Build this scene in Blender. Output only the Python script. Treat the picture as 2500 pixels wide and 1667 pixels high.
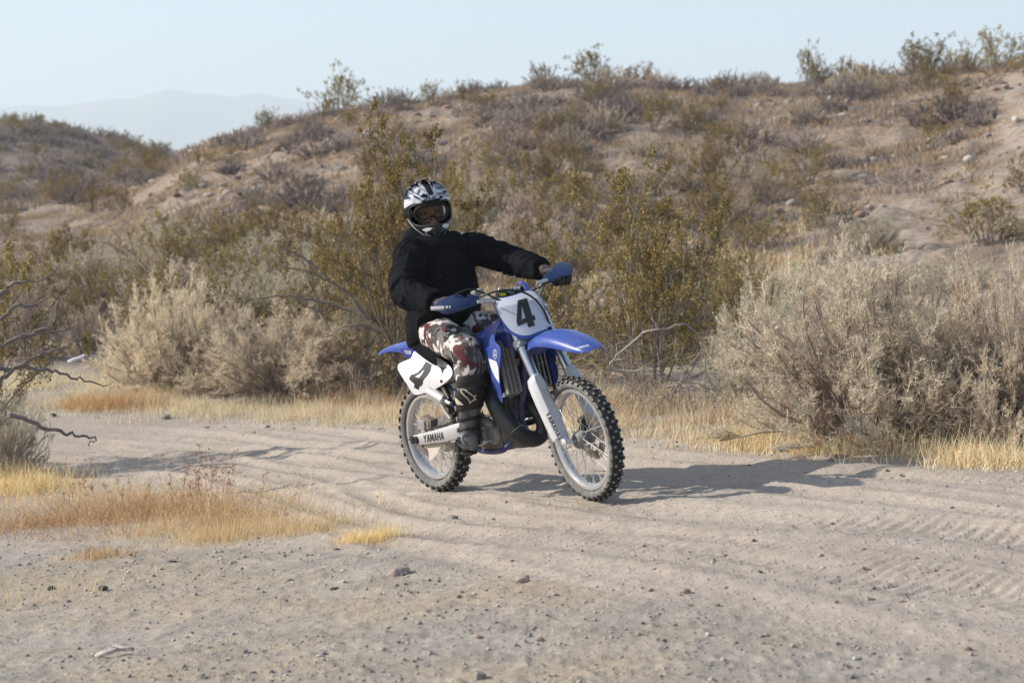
import bpy, bmesh, math, random
import numpy as np
from math import pi, sin, cos, tan, radians, atan2, sqrt
from mathutils import Vector, Matrix, noise as mnoise, geometry as mgeo
from mathutils.bvhtree import BVHTree

for o in list(bpy.data.objects): bpy.data.objects.remove(o)
S = bpy.context.scene
COL = S.collection

# ------------------------------------------------------------------ camera, sky, sun, exposure
FPX, PITCH, CAMH = 5133.22, 0.0492443, 1.5          # focal length in px of the 2500 px frame
cam = bpy.data.cameras.new('camera'); camo = bpy.data.objects.new('camera', cam); COL.objects.link(camo)
cam.sensor_width = 36.0; cam.lens = FPX / 2500 * 36
camo.location = (0, 0, CAMH); camo.rotation_euler = (pi / 2 - PITCH, 0, 0)
cam.clip_start = 0.1; cam.clip_end = 30000
cam.dof.use_dof = True; cam.dof.focus_distance = 11.75; cam.dof.aperture_fstop = 4.5
S.camera = camo

SUN_AZ, SUN_EL = radians(-1), radians(28)           # azimuth: from the left (-X), turned towards the camera
sdir = Vector((-cos(SUN_AZ) * cos(SUN_EL), -sin(SUN_AZ) * cos(SUN_EL), sin(SUN_EL)))
sl = bpy.data.lights.new('sun', 'SUN'); slo = bpy.data.objects.new('sun', sl); COL.objects.link(slo)
sl.energy = 4.1; sl.angle = radians(0.55); sl.color = (1.0, 0.93, 0.825)
slo.rotation_euler = sdir.to_track_quat('Z', 'Y').to_euler(); slo.location = sdir * 50
W = bpy.data.worlds.new('World'); S.world = W; W.use_nodes = True
nt = W.node_tree; nt.nodes.clear()
sk = nt.nodes.new('ShaderNodeTexSky'); sk.sky_type = 'NISHITA'; sk.sun_disc = False
sk.sun_elevation = SUN_EL; sk.sun_rotation = atan2(sdir.x, sdir.y)
sk.air_density = 1.0; sk.dust_density = 1.2; sk.ozone_density = 1.0; sk.altitude = 600
bg = nt.nodes.new('ShaderNodeBackground'); bg.inputs['Strength'].default_value = 0.088
wo = nt.nodes.new('ShaderNodeOutputWorld')
nt.links.new(sk.outputs[0], bg.inputs[0]); nt.links.new(bg.outputs[0], wo.inputs[0])
S.view_settings.view_transform = 'Standard'; S.view_settings.look = 'None'
S.view_settings.gamma = 1.0; S.view_settings.use_curve_mapping = False
S.view_settings.exposure = 1.07
S.cycles.max_bounces = 6; S.cycles.diffuse_bounces = 3; S.cycles.glossy_bounces = 3
S.cycles.transmission_bounces = 4; S.cycles.volume_bounces = 1; S.cycles.transparent_max_bounces = 8
S.cycles.caustics_reflective = False; S.cycles.caustics_refractive = False

# ------------------------------------------------------------------ helpers: objects
def tag(o, label=None, cat=None, group=None, kind=None):
    if label: o['label'] = label
    if cat: o['category'] = cat
    if group: o['group'] = group
    if kind: o['kind'] = kind
    return o
def link(name, data, parent=None, mat=None):
    o = bpy.data.objects.new(name, data); COL.objects.link(o)
    if parent is not None: o.parent = parent
    if mat is not None and data is not None and hasattr(data, 'materials') and not data.materials: data.materials.append(mat)
    return o
def mesh_np(name, V, F, cols=None, attrs=None, smooth=False, mats=None, mi=None):
    """V (n,3), F (m,3 or 4) -> mesh, built fast"""
    V = np.ascontiguousarray(V, dtype=np.float32); F = np.ascontiguousarray(F, dtype=np.int32)
    me = bpy.data.meshes.new(name); k = F.shape[1]
    me.vertices.add(len(V)); me.vertices.foreach_set('co', V.ravel())
    me.loops.add(F.size); me.loops.foreach_set('vertex_index', F.ravel())
    me.polygons.add(len(F)); me.polygons.foreach_set('loop_start', np.arange(len(F), dtype=np.int32) * k)
    me.polygons.foreach_set('loop_total', np.full(len(F), k, dtype=np.int32))
    if smooth: me.polygons.foreach_set('use_smooth', np.ones(len(F), dtype=bool))
    if mi is not None: me.polygons.foreach_set('material_index', np.ascontiguousarray(mi, dtype=np.int32))
    me.update(calc_edges=True)
    if cols is not None:
        a = me.color_attributes.new('col', 'FLOAT_COLOR', 'POINT')
        c = np.ones((len(V), 4), dtype=np.float32); c[:, :3] = cols; a.data.foreach_set('color', c.ravel())
    for n, v in (attrs or {}).items():
        a = me.attributes.new(n, 'FLOAT', 'POINT'); a.data.foreach_set('value', np.ascontiguousarray(v, dtype=np.float32))
    for m in (mats or []): me.materials.append(m)
    return me

# ------------------------------------------------------------------ helpers: materials
class NT:
    def __init__(s, name):
        s.m = bpy.data.materials.new(name); s.m.use_nodes = True; s.t = s.m.node_tree
        s.b = s.t.nodes['Principled BSDF']; s.out = s.t.nodes['Material Output']
    def n(s, typ, **kw):
        x = s.t.nodes.new(typ)
        for k, v in kw.items():
            if k.startswith('i_'):
                key = k[2:].replace('_', ' '); x.inputs[int(key) if key.isdigit() else key].default_value = v
            else: setattr(x, k, v)
        return x
    def l(s, a, b): s.t.links.new(a, b)
    def coord(s, kind='Object', scale=None):
        c = s.n('ShaderNodeTexCoord').outputs[kind]
        if scale:
            m = s.n('ShaderNodeMapping'); m.inputs['Scale'].default_value = scale; s.l(c, m.inputs[0]); c = m.outputs[0]
        return c
    def noise(s, vec, scale, detail=4, rough=.55, dist=0.):
        x = s.n('ShaderNodeTexNoise'); s.l(vec, x.inputs['Vector'])
        x.inputs['Scale'].default_value = scale; x.inputs['Detail'].default_value = detail
        x.inputs['Roughness'].default_value = rough; x.inputs['Distortion'].default_value = dist
        return x.outputs[0]
    def ramp(s, fac, stops, interp='LINEAR'):
        r = s.n('ShaderNodeValToRGB'); r.color_ramp.interpolation = interp; s.l(fac, r.inputs[0])
        e = r.color_ramp.elements
        while len(e) < len(stops): e.new(0.5)
        for el, (p, c) in zip(e, stops):
            el.position = p; el.color = (c, c, c, 1) if isinstance(c, (int, float)) else (*c, 1)
        return r.outputs[0]
    def mix(s, fac, a, b, mode='MIX'):
        x = s.n('ShaderNodeMix', data_type='RGBA', blend_type=mode)
        for inp, v in ((x.inputs[0], fac), (x.inputs[6], a), (x.inputs[7], b)):
            if isinstance(v, (int, float)): inp.default_value = v
            elif isinstance(v, tuple): inp.default_value = (*v, 1)
            else: s.l(v, inp)
        return x.outputs[2]
    def math(s, op, a, b=0.0, clamp=False):
        x = s.n('ShaderNodeMath', operation=op, use_clamp=clamp)
        for inp, v in ((x.inputs[0], a), (x.inputs[1], b)):
            if isinstance(v, (int, float)): inp.default_value = v
            else: s.l(v, inp)
        return x.outputs[0]
    def bump(s, h, strength=.3, dist=.01, normal=None):
        x = s.n('ShaderNodeBump'); x.inputs['Strength'].default_value = strength; x.inputs['Distance'].default_value = dist
        s.l(h, x.inputs['Height'])
        if normal is not None: s.l(normal, x.inputs['Normal'])
        return x.outputs[0]
    def set(s, **kw):
        for k, v in kw.items():
            key = {'col': 'Base Color', 'rough': 'Roughness', 'metal': 'Metallic', 'normal': 'Normal', 'spec': 'Specular IOR Level',
                   'coat': 'Coat Weight', 'sheen': 'Sheen Weight', 'trans': 'Transmission Weight', 'alpha': 'Alpha', 'crough': 'Coat Roughness'}[k]
            if isinstance(v, (int, float)): s.b.inputs[key].default_value = v
            elif isinstance(v, tuple): s.b.inputs[key].default_value = (*v, 1)
            else: s.l(v, s.b.inputs[key])
        return s.m
DUST = (.36, .29, .22)
def dusty(name, col, rough=.45, metal=0., dust=.25, dscale=9, bump=0, spec=.5, coat=0., vary=.12, dc=DUST):
    """painted / moulded surface with uneven dust and grain"""
    q = NT(name); c = q.coord()
    n1 = q.noise(c, dscale, 5, .6); n2 = q.noise(c, dscale * 7, 3, .6)
    base = q.mix(q.ramp(n2, [(.3, 0.), (.75, 1.)]), tuple(max(0, v * (1 - vary)) for v in col), tuple(min(1, v * (1 + vary)) for v in col))
    f = q.math('MULTIPLY', q.ramp(n1, [(.38, .25), (.68, 1.)]), dust)
    f2 = q.math('MULTIPLY', q.ramp(n2, [(.45, .5), (.7, 1.)]), f)
    q.set(col=q.mix(f2, base, dc), rough=q.math('ADD', q.math('MULTIPLY', f, .5), rough, True), metal=metal * (1 - dust * .5), spec=spec, coat=coat)
    if bump: q.set(normal=q.bump(n2, bump, .004))
    return q.m
def foliage_mat(name, trans=.25, rough=.75, sat=1.0):
    q = NT(name); a = q.n('ShaderNodeAttribute', attribute_name='col'); oi = q.n('ShaderNodeObjectInfo')
    hs = q.n('ShaderNodeHueSaturation'); q.l(a.outputs['Color'], hs.inputs['Color'])
    q.l(q.math('ADD', q.math('MULTIPLY', oi.outputs['Random'], .36), .82), hs.inputs['Value'])
    q.l(q.math('ADD', q.math('MULTIPLY', oi.outputs['Random'], .016), .492), hs.inputs['Hue'])
    hs.inputs['Saturation'].default_value = sat
    d = q.n('ShaderNodeBsdfDiffuse'); t = q.n('ShaderNodeBsdfTranslucent'); mx = q.n('ShaderNodeMixShader'); mx.inputs[0].default_value = trans
    q.l(hs.outputs[0], d.inputs[0]); q.l(hs.outputs[0], t.inputs[0]); q.l(d.outputs[0], mx.inputs[1]); q.l(t.outputs[0], mx.inputs[2])
    q.l(mx.outputs[0], q.out.inputs[0]); q.t.nodes.remove(q.b)
    return q.m

# ------------------------------------------------------------------ numpy noise
_rs = np.random.RandomState(7); _PT = _rs.rand(256, 256).astype(np.float32)
def vnoise(x, y):
    x = np.asarray(x, float); y = np.asarray(y, float)
    xi = np.floor(x).astype(int); yi = np.floor(y).astype(int); fx = x - xi; fy = y - yi
    fx = fx * fx * (3 - 2 * fx); fy = fy * fy * (3 - 2 * fy)
    a = _PT[xi & 255, yi & 255]; b = _PT[(xi + 1) & 255, yi & 255]; c = _PT[xi & 255, (yi + 1) & 255]; d = _PT[(xi + 1) & 255, (yi + 1) & 255]
    return (a * (1 - fx) + b * fx) * (1 - fy) + (c * (1 - fx) + d * fx) * fy * 1.0
def fbm(x, y, o=4, g=.5):
    s = 0; a = 1.; t = 0
    for k in range(o):
        s = s + a * (vnoise(x * 2 ** k + 17.3 * k, y * 2 ** k + 9.1 * k) - .5); t += a; a *= g
    return s / t
def sst(a, b, x):
    t = np.clip((x - a) / (b - a), 0, 1); return t * t * (3 - 2 * t)

# ------------------------------------------------------------------ terrain
RX = [-3000, -900, -200, 0, 100, 300, 404, 450, 540, 611, 680, 744, 903, 1063, 1254, 1382, 1573, 1722, 1829, 1945, 2126, 2232, 2392, 2500, 2700, 3100, 4000, 6000]
RY = [520, 515, 505, 500, 490, 450, 405, 378, 345, 330, 308, 292, 262, 250, 220, 209, 213, 218, 218, 209, 202, 197, 181, 160, 125, 90, 120, 350]
RD = [90, 90, 90, 90, 90, 88, 88, 86, 84, 82, 80, 78, 75, 73, 72, 70, 68, 67, 66, 65, 63, 62, 60, 58, 56, 55, 55, 55]
LX = [-4000, -1500, -300, 0, 100, 200, 300, 380, 420, 460, 560, 800, 1500, 4000]
LY = [400, 312, 306, 311, 321, 340, 360, 378, 390, 402, 430, 500, 540, 560]
HZ = 580.5
# far edge of the road in plan (filled below once the terrain is known) and near edge
_fx = np.linspace(-14, 12, 521)
def _smooth(xs, ys):
    y = np.interp(_fx, xs, ys); k = np.exp(-np.linspace(-2, 2, 41) ** 2); k /= k.sum()
    return np.convolve(np.pad(y, 20, mode='edge'), k, 'valid')
FE = _smooth([-14, -4.3, -3.26, -2.03, -.96, .71, 1.21, 1.86, 2.38, 2.76, 6, 12], [20.9, 20.0, 19.6, 18.9, 17.5, 14.6, 13.75, 12.7, 12.1, 11.4, 7.6, 3])
NE = _smooth([-14, -2.8, -2.1, -1.4, -1.1, -.64, 0, .71, 1.25, 1.74, 4, 12], [11.9, 11.4, 11.25, 11.0, 10.8, 10.2, 9.0, 8.0, 7.45, 7.0, 5.2, 0])
_sl = np.gradient(FE, _fx); _arc = np.cumsum(np.sqrt(1 + _sl ** 2)) * (_fx[1] - _fx[0])
def hfun(x, y, detail=True):
    x = np.asarray(x, float); y = np.asarray(y, float)
    r = np.sqrt(x * x + y * y); yy = np.maximum(y, 1e-3)
    px = np.where(y > 0.15 * np.abs(x), 1250 + FPX * x / yy, np.sign(x) * 6000)
    px = np.clip(px, -3000, 6000)
    back = sst(.1, .5, y / np.maximum(r, 1e-6))
    # right hill
    zr = CAMH + (HZ - np.interp(px, RX, RY)) / FPX * np.interp(px, RX, RD); dr = np.interp(px, RX, RD)
    d0 = 19.0; t = (r - d0) / (dr - d0); tc = np.clip(t, 0, 1)
    Sx = .55 * tc ** 1.35 + .45 * np.sin(pi / 2 * tc) ** 1.7
    fall = 1 - .75 * sst(1.02, 2.2, t)
    z1 = zr * Sx * fall * back
    # left hill behind
    zl = CAMH + (HZ - np.interp(px, LX, LY)) / FPX * 170
    tl = np.clip((r - 95) / 75, 0, 1); z2 = zl * np.sin(pi / 2 * tl) ** 1.3 * (1 - .9 * sst(180, 420, r)) * back
    z = np.maximum(z1, z2)
    # banked turn: the track climbs to the right under the bike
    wb = sst(5.5, 9.5, y) * (1 - sst(17, 24, y))
    z = z + .30 * np.tanh((x + .4077) / 2.6) * wb
    # lie of the land
    z = z + .05 * fbm(x * .35, y * .35, 3) * sst(1.0, 4, np.hypot(x - .1, y - 11.8)) * (r < 400)
    z = z + (fbm(x * .12 + 5, y * .12, 4) * .75 + fbm(x * .5, y * .5 + 3, 3) * .28) * sst(24, 50, r) * back * (1 - sst(300, 500, r)) * (1 - .75 * sst(.62, .95, np.where(r < 100, t, tl)))
    return z
def rdetail(x, y):
    """clods, ruts and tyre prints of the track (near field only); returns (dz, on-road weight)"""
    fe = np.interp(x, _fx, FE); ne = np.interp(x, _fx, NE); cs = 1 / np.sqrt(1 + np.interp(x, _fx, _sl) ** 2)
    wob = fbm(x * 1.3 + 4, y * 1.3, 3) * .9
    on = sst(-.25, .25, fe - y + wob * .35) * sst(-.3, .3, y - ne + wob * .6)
    v = (fe - y) * cs; u = np.interp(x + (fe - y) * .45, _fx, _arc)
    dz = .012 * fbm(x * 4, y * 4, 4, .6) + .013 * fbm(x * 15, y * 15, 3)
    cl = np.maximum(0, vnoise(x * 23, y * 23) - .66) * .026 + np.maximum(0, vnoise(x * 41 + 5, y * 41) - .66) * .022
    dz = dz + cl * (1 - .6 * on)
    ruts = 0 * x
    for (vc, wd, dp, ph, fr) in ((.55, .12, .024, .0, 62), (1.0, .15, .032, 1.1, 55), (1.5, .11, .024, 2.0, 66), (1.95, .17, .034, 3.1, 50), (2.5, .12, .020, 4.0, 64), (3.0, .15, .026, .7, 58), (3.6, .13, .018, 1.7, 60)):
        c = vc + .16 * np.sin(u * .45 + ph) + .10 * np.sin(u * 1.3 + ph * 2)
        q = (v - c) / wd; g = np.exp(-q * q)
        ph2 = u * fr * 1.8 + np.abs(v - c) * 26 + 2.2 * fbm(x * 3, y * 3 + ph, 2)
        tread = np.tanh(1.6 * np.sin(ph2) + 1.5 * fbm(x * 9, y * 9, 2)) * .0042 * np.exp(-(q * .75) ** 4) * (.1 + 1.3 * sst(-.10, .14, fbm(x * 1.7 + ph, y * 1.7, 2)))
        ruts = ruts - dp * .62 * g + dp * .42 * np.exp(-((np.abs(q) - 1.5) / .5) ** 2) + tread
    dz = dz + ruts * on
    # the print the two tyres are leaving: pressed floor, pushed-up shoulders, knob marks
    hx, hy = .5742, -.8164; px_, py_ = x + .4077, y - 12.3907; al = px_ * hx + py_ * hy; la = -px_ * hy * -1 + 0 * x; la = px_ * .8164 + py_ * .5742
    bend = np.where(al < 0, al * al * .10, 0); la = la + bend; m = np.exp(-(la / .085) ** 2) * sst(-7, -5, al) * (1 - sst(1.50, 1.62, al))
    sh = np.exp(-((np.abs(la) - .10) / .035) ** 2) * sst(-7, -5, al) * (1 - sst(1.45, 1.55, al))
    kn = .0035 * np.tanh(3 * np.sin(al * 115 + np.abs(la) * 40)) * (al < 1.40) * np.where((al > -.03) & (al < .03), 0, 1)
    dz = dz * (1 - m) + (.002 + kn) * m + .012 * sh * (.5 + vnoise(x * 12, y * 12))
    return dz, on

def ray(px, py):
    a = (px - 1250) / FPX; b = (833.5 - py) / FPX; c, s = cos(PITCH), sin(PITCH)
    d = np.array([a, c + s * b, -s + c * b]); return d / np.linalg.norm(d)
def g_at(px, py, lo=3.0, hi=260.):
    """where the line of sight through this point of the photograph meets the terrain"""
    d = ray(px, py); t = np.concatenate([np.arange(lo, 30, .05), np.arange(30, hi, .25)])
    X = d[0] * t; Y = d[1] * t; Z = CAMH + d[2] * t; below = Z < hfun(X, Y)
    i = int(np.argmax(below)) if below.any() else len(t) - 1
    return Vector((X[i], Y[i], float(hfun(X[i], Y[i]))))
def gz(x, y):
    z = float(hfun(x, y))
    if -7 < x < 7 and 3 < y < 20: z += float(rdetail(np.array(x), np.array(y))[0])
    return z
def px_of(x, y, z):
    c, s = cos(PITCH), sin(PITCH); Z = z - CAMH; dep = y * c - Z * s; up = y * s + Z * c
    return 1250 + FPX * x / dep, 833.5 - FPX * up / dep
# ------------------------------------------------------------------ ground sheet
def build_ground():
    ac = np.arange(-.30, .3001, .00165)
    side = .30 + (pi - .30) * (np.linspace(0, 1, 46)[1:-1] ** 1.7)
    az = np.concatenate([-side[::-1], ac, side])
    rr = [.3, .7, 1.2, 1.8, 2.4, 3.0, 3.5]
    while rr[-1] < 5.2: rr.append(rr[-1] * 1.012)
    while rr[-1] < 20.5: rr.append(rr[-1] * 1.0024)
    while rr[-1] < 110: rr.append(rr[-1] * 1.011)
    while rr[-1] < 16000: rr.append(rr[-1] * 1.06)
    rr = np.array(rr); A, R = np.meshgrid(az, rr)
    X = R * np.sin(A); Y = R * np.cos(A); Z = hfun(X, Y)
    near = (R < 20.6) & (np.abs(A) < .62)
    dz, on = rdetail(X, Y); w = (1 - sst(18.5, 20.4, R)) * (1 - sst(.40, .60, np.abs(A))) * sst(2, 4, R)
    Z = Z + dz * w; on = on * (R < 21)
    rough = (fbm(X * 1.1, Y * 1.1, 4, .6) * .42 + fbm(X * 3.5, Y * 3.5, 2) * .08) * sst(19, 26, R) * (R < 400)
    Z = Z + rough
    # packed earth where the two tyres rest
    n, m = A.shape
    V = np.stack([X, Y, Z], -1).reshape(-1, 3)
    c0 = len(V); V = np.concatenate([V, [[0, 0, float(hfun(0.0, 0.0))]]])
    i = np.arange(n - 1)[:, None]; j = np.arange(m)[None, :]; j2 = (j + 1) % m
    F = np.stack([i * m + j, i * m + j2, (i + 1) * m + j2, (i + 1) * m + j], -1).reshape(-1, 4)[:, ::-1]
    j = np.arange(m); tri = np.stack([np.full(m, c0), (j + 1) % m, j], -1)[:, ::-1]
    F = np.concatenate([F, np.concatenate([tri, tri[:, :1]], 1)])
    # bare vehicle trail that climbs the right hill, and the sandy path behind the sagebrush
    PX = np.where(Y > 0, 1250 + FPX * X / np.maximum(Y, .1), 0)
    tc = np.interp(Y, [20, 28, 34, 40, 48, 56, 64], [7.4, 7.6, 9.2, 10.6, 12.6, 15.0, 17.6])
    tw = np.interp(Y, [20, 34, 50, 64], [1.0, 1.3, 2.1, 1.6])
    trail = np.exp(-((X - tc) / tw) ** 4) * (R > 20) * (R < 75)
    pc = np.interp(Y, [20, 26, 30, 34, 40], [3.9, 4.3, 5.3, 6.3, 8.5]); trail = np.maximum(trail, np.exp(-((X - pc) / .75) ** 4) * (Y > 20) * (Y < 40))
    on = np.maximum(on, trail * .42 * (.6 + .8 * vnoise(X * .6, Y * .6))); on = np.append(on.ravel(), 0)
    me = mesh_np('ground', V, F[:, :4], attrs={'road': on}, smooth=True)
    return me
q = NT('desert_soil')
c = q.coord('Object'); rd = q.n('ShaderNodeAttribute', attribute_name='road').outputs['Fac']
nb = q.noise(c, .55, 5, .6); nm = q.noise(c, 3.2, 5, .65); nf = q.noise(c, 24, 4, .7); nx = q.noise(c, 95, 3, .7); big = q.noise(c, .06, 4, .6)
vo = q.n('ShaderNodeTexVoronoi', feature='F1'); q.l(c, vo.inputs['Vector']); vo.inputs['Scale'].default_value = 34; vo.inputs['Randomness'].default_value = 1.
vc = q.n('ShaderNodeSeparateColor'); q.l(vo.outputs['Color'], vc.inputs[0])
peb = q.math('MULTIPLY', q.ramp(vo.outputs['Distance'], [(.18, 1.), (.34, 0.)]), q.ramp(vc.outputs[0], [(.5, 0.), (.56, 1.)]))
sand = q.mix(q.ramp(nm, [(.32, 0.), (.7, 1.)]), (.325, .272, .225), (.415, .352, .297))
sand = q.mix(q.ramp(nb, [(.35, 0.), (.62, .8)]), sand, (.455, .39, .325))
grav = q.mix(q.ramp(nm, [(.35, 0.), (.66, 1.)]), (.275, .245, .212), (.395, .345, .292))
grav = q.mix(q.ramp(nb, [(.42, 0.), (.65, .7)]), grav, (.38, .30, .205))
hill = q.mix(q.ramp(nb, [(.38, 0.), (.6, 1.)]), (.225, .168, .125), (.345, .262, .195))
hill = q.mix(q.ramp(q.noise(c, .28, 4, .6), [(.52, 0.), (.66, .75)]), hill, (.36, .245, .135))
hill = q.mix(q.ramp(nm, [(.5, 0.), (.7, .55)]), hill, (.20, .165, .14))
sp0 = q.n('ShaderNodeSeparateXYZ'); q.l(c, sp0.inputs[0]); hn = q.noise(c, 7.5, 4, .75); hill = q.mix(q.ramp(hn, [(.40, .75), (.52, 0.)]), hill, (.13, .11, .10)); hill = q.mix(q.ramp(q.math('DIVIDE', sp0.outputs['Y'], 200.), [(.45, 0.), (.6, .6)]), hill, (.225, .18, .15)); hill = q.mix(q.ramp(hn, [(.56, 0.), (.68, .7)]), hill, (.46, .40, .36))
sp = q.n('ShaderNodeSeparateXYZ'); q.l(c, sp.inputs[0])
far = q.ramp(q.math('DIVIDE', sp.outputs['Y'], 100.), [(.20, 0.), (.27, 1.)])
off = q.mix(far, grav, hill)
offp = q.mix(q.math('MULTIPLY', peb, .75), off, q.mix(vc.outputs[1], (.12, .11, .105), (.46, .42, .38)))
sandp = q.mix(q.math('MULTIPLY', peb, q.math('MULTIPLY', vc.outputs[2], .45)), sand, (.2, .175, .155))
ridge = q.ramp(q.math('ADD', rd, q.math('MULTIPLY', q.math('SUBTRACT', nm, .5), .9)), [(.32, 0.), (.62, 1.)])
col = q.mix(ridge, offp, sandp)
col = q.mix(q.math('MULTIPLY', q.ramp(nf, [(.35, 1.), (.6, 0.)]), .30), col, (.17, .14, .115))
h = q.math('ADD', q.math('MULTIPLY', nf, .6), q.math('MULTIPLY', nx, .35)); h = q.math('ADD', h, q.math('MULTIPLY', peb, .5))
SOIL = q.set(col=col, rough=.95, spec=.15, normal=q.bump(h, .55, .02))
g = link('ground', build_ground(), mat=SOIL); tag(g, kind='structure')

# far mountains, real relief 6 km away
def build_mountain():
    tx = np.array([-2500, -900, -300, 0, 64, 138, 213, 266, 340, 372, 430, 489, 531, 574, 638, 691, 744, 850, 1000, 1200, 1600, 2200, 3200]);
    ty = np.array([300, 262, 256, 256, 254, 258, 249, 239, 236, 222, 209, 221, 223, 231, 222, 236, 244, 262, 290, 300, 340, 360, 420])
    D = 6000.; xs = np.linspace(-5200, 4200, 420); ys = np.linspace(5000, 8600, 90); X, Y = np.meshgrid(xs, ys)
    ph = CAMH + (HZ - np.interp(1250 + FPX * X / D, tx, ty)) / FPX * D
    cr = 6000 + 260 * fbm(X / 900, X * 0, 3); s = 1 - np.abs(Y - cr) / np.where(Y < cr, 950, 2400); s = np.clip(s, 0, 1)
    rn = np.abs(fbm(X / 420, Y / 420, 4)) ; Z = ph * s ** .85 * (1 - 1.1 * rn * (1 - s ** 3)) - 6
    n, m = X.shape; i = np.arange(n - 1)[:, None]; j = np.arange(m - 1)[None, :]
    F = np.stack([i * m + j, i * m + j + 1, (i + 1) * m + j + 1, (i + 1) * m + j], -1).reshape(-1, 4)
    return mesh_np('mountain_range', np.stack([X, Y, Z], -1).reshape(-1, 3), F, smooth=True)
q = NT('mountain_rock'); c = q.coord(); n1 = q.noise(c, .004, 6, .6)
q.set(col=q.mix(q.ramp(n1, [(.35, 0.), (.65, 1.)]), (.16, .13, .11), (.28, .23, .19)), rough=.95)
tag(link('mountain_range', build_mountain(), mat=q.m), kind='structure')

# the air between here and the mountains
bm = bmesh.new(); bmesh.ops.create_cube(bm, size=1)
for v in bm.verts: v.co = Vector((v.co.x * 34000, v.co.y * 34000, -60 + (v.co.z + .5) * 640))
me = bpy.data.meshes.new('haze'); bm.to_mesh(me); bm.free()
hm = bpy.data.materials.new('haze_air'); hm.use_nodes = True; t = hm.node_tree; t.nodes.clear()
pv = t.nodes.new('ShaderNodeVolumePrincipled'); pv.inputs['Color'].default_value = (.80, .90, .965, 1); pv.inputs['Density'].default_value = .00036; pv.inputs['Anisotropy'].default_value = .15
mo = t.nodes.new('ShaderNodeOutputMaterial'); t.links.new(pv.outputs[0], mo.inputs['Volume'])
hz = link('haze', me, mat=hm); tag(hz, kind='stuff')

# ------------------------------------------------------------------ plants: generators
def norm(a): return a / np.maximum(np.linalg.norm(a, axis=-1, keepdims=True), 1e-9)
def polylines(rng, base, d, length, segs, wander, lift=0.):
    """grow n polylines: base (n,3), d (n,3), length (n,) -> (n, segs+1, 3)"""
    n = len(base); P = np.zeros((n, segs + 1, 3)); P[:, 0] = base; d = norm(d.copy())
    for k in range(segs):
        d = norm(d + rng.normal(0, wander, (n, 3)) + np.array([0, 0, lift])); P[:, k + 1] = P[:, k] + d * (length / segs)[:, None]
    return P
def children(rng, P, per, t0=.3, t1=1., spread=.8, lf=(.3, .6)):
    n, s = P.shape[0], P.shape[1] - 1
    pi_ = np.repeat(np.arange(n), per); t = rng.uniform(t0, t1, len(pi_)) * s * .999; k = t.astype(int); f = (t - k)[:, None]
    b = P[pi_, k] * (1 - f) + P[pi_, k + 1] * f; dd = norm(P[pi_, k + 1] - P[pi_, k])
    L = np.linalg.norm(P[:, -1] - P[:, 0], axis=1)[pi_]
    return b, norm(dd + rng.normal(0, spread, dd.shape)), L * rng.uniform(lf[0], lf[1], len(pi_)) * (1.15 - .6 * t / s)
def tubes(P, r0, r1, sides=4):
    """tapered tubes along polylines"""
    n, s1, _ = P.shape; T = np.gradient(P, axis=1); T = norm(T)
    ref = np.where(np.abs(T[..., 2:3]) < .8, np.array([0, 0, 1.]), np.array([1., 0, 0])); A = norm(np.cross(T, ref)); B = np.cross(T, A)
    w = np.linspace(0, 1, s1)[None, :, None]; r0 = np.asarray(r0).reshape(-1, 1, 1); r1 = np.asarray(r1).reshape(-1, 1, 1); r = r0 * (1 - w) + r1 * w
    an = np.arange(sides) * 2 * pi / sides
    V = P[:, :, None] + r[..., None] * (A[:, :, None] * np.cos(an)[None, None, :, None] + B[:, :, None] * np.sin(an)[None, None, :, None])
    idx = np.arange(n * s1 * sides).reshape(n, s1, sides)
    a = idx[:, :-1]; b = np.roll(a, -1, 2); c_ = np.roll(idx[:, 1:], -1, 2); d_ = idx[:, 1:]
    return V.reshape(-1, 3), np.stack([a, b, c_, d_], -1).reshape(-1, 4)
def slivers(rng, P, w0):
    """thin twigs: every polyline becomes a flat tapering ribbon of triangles"""
    n, s1, _ = P.shape; T = norm(np.gradient(P, axis=1)); A = norm(np.cross(T, rng.normal(0, 1, (n, 1, 3))))
    w = (1 - np.linspace(0, 1, s1) * .85)[None, :, None] * np.asarray(w0).reshape(-1, 1, 1)
    V = np.stack([P - A * w / 2, P + A * w / 2], 2); idx = np.arange(n * s1 * 2).reshape(n, s1, 2)
    a = idx[:, :-1]; b = idx[:, 1:]
    return V.reshape(-1, 3), np.concatenate([np.stack([a[..., 0], a[..., 1], b[..., 1]], -1).reshape(-1, 3), np.stack([a[..., 0], b[..., 1], b[..., 0]], -1).reshape(-1, 3)])
def leaves(rng, C, size, stretch=1.9):
    n = len(C); A = norm(rng.normal(0, 1, (n, 3))); B = norm(np.cross(A, rng.normal(0, 1, (n, 3)))); s = (size * rng.uniform(.6, 1.3, n))[:, None]
    V = np.stack([C, C + A * s * stretch * .55 + B * s * .45, C + A * s * stretch, C + A * s * stretch * .55 - B * s * .45], 1)
    i = np.arange(n)[:, None] * 4; F = np.concatenate([i + [[0, 1, 2]], i + [[0, 2, 3]]])
    return V.reshape(-1, 3), F
def tri(F): return np.concatenate([F[:, [0, 1, 2]], F[:, [0, 2, 3]]]) if F.shape[1] == 4 else F
def joinp(parts):
    """[(V,F,col(3) or (n,3), jitter)] -> V,F,C"""
    V = []; F = []; C = []; o = 0
    for v, f, c in parts:
        V.append(v); F.append(tri(f) + o); o += len(v); C.append(np.broadcast_to(np.asarray(c, float), (len(v), 3)))
    return np.concatenate(V), np.concatenate(F), np.concatenate(C)
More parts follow.
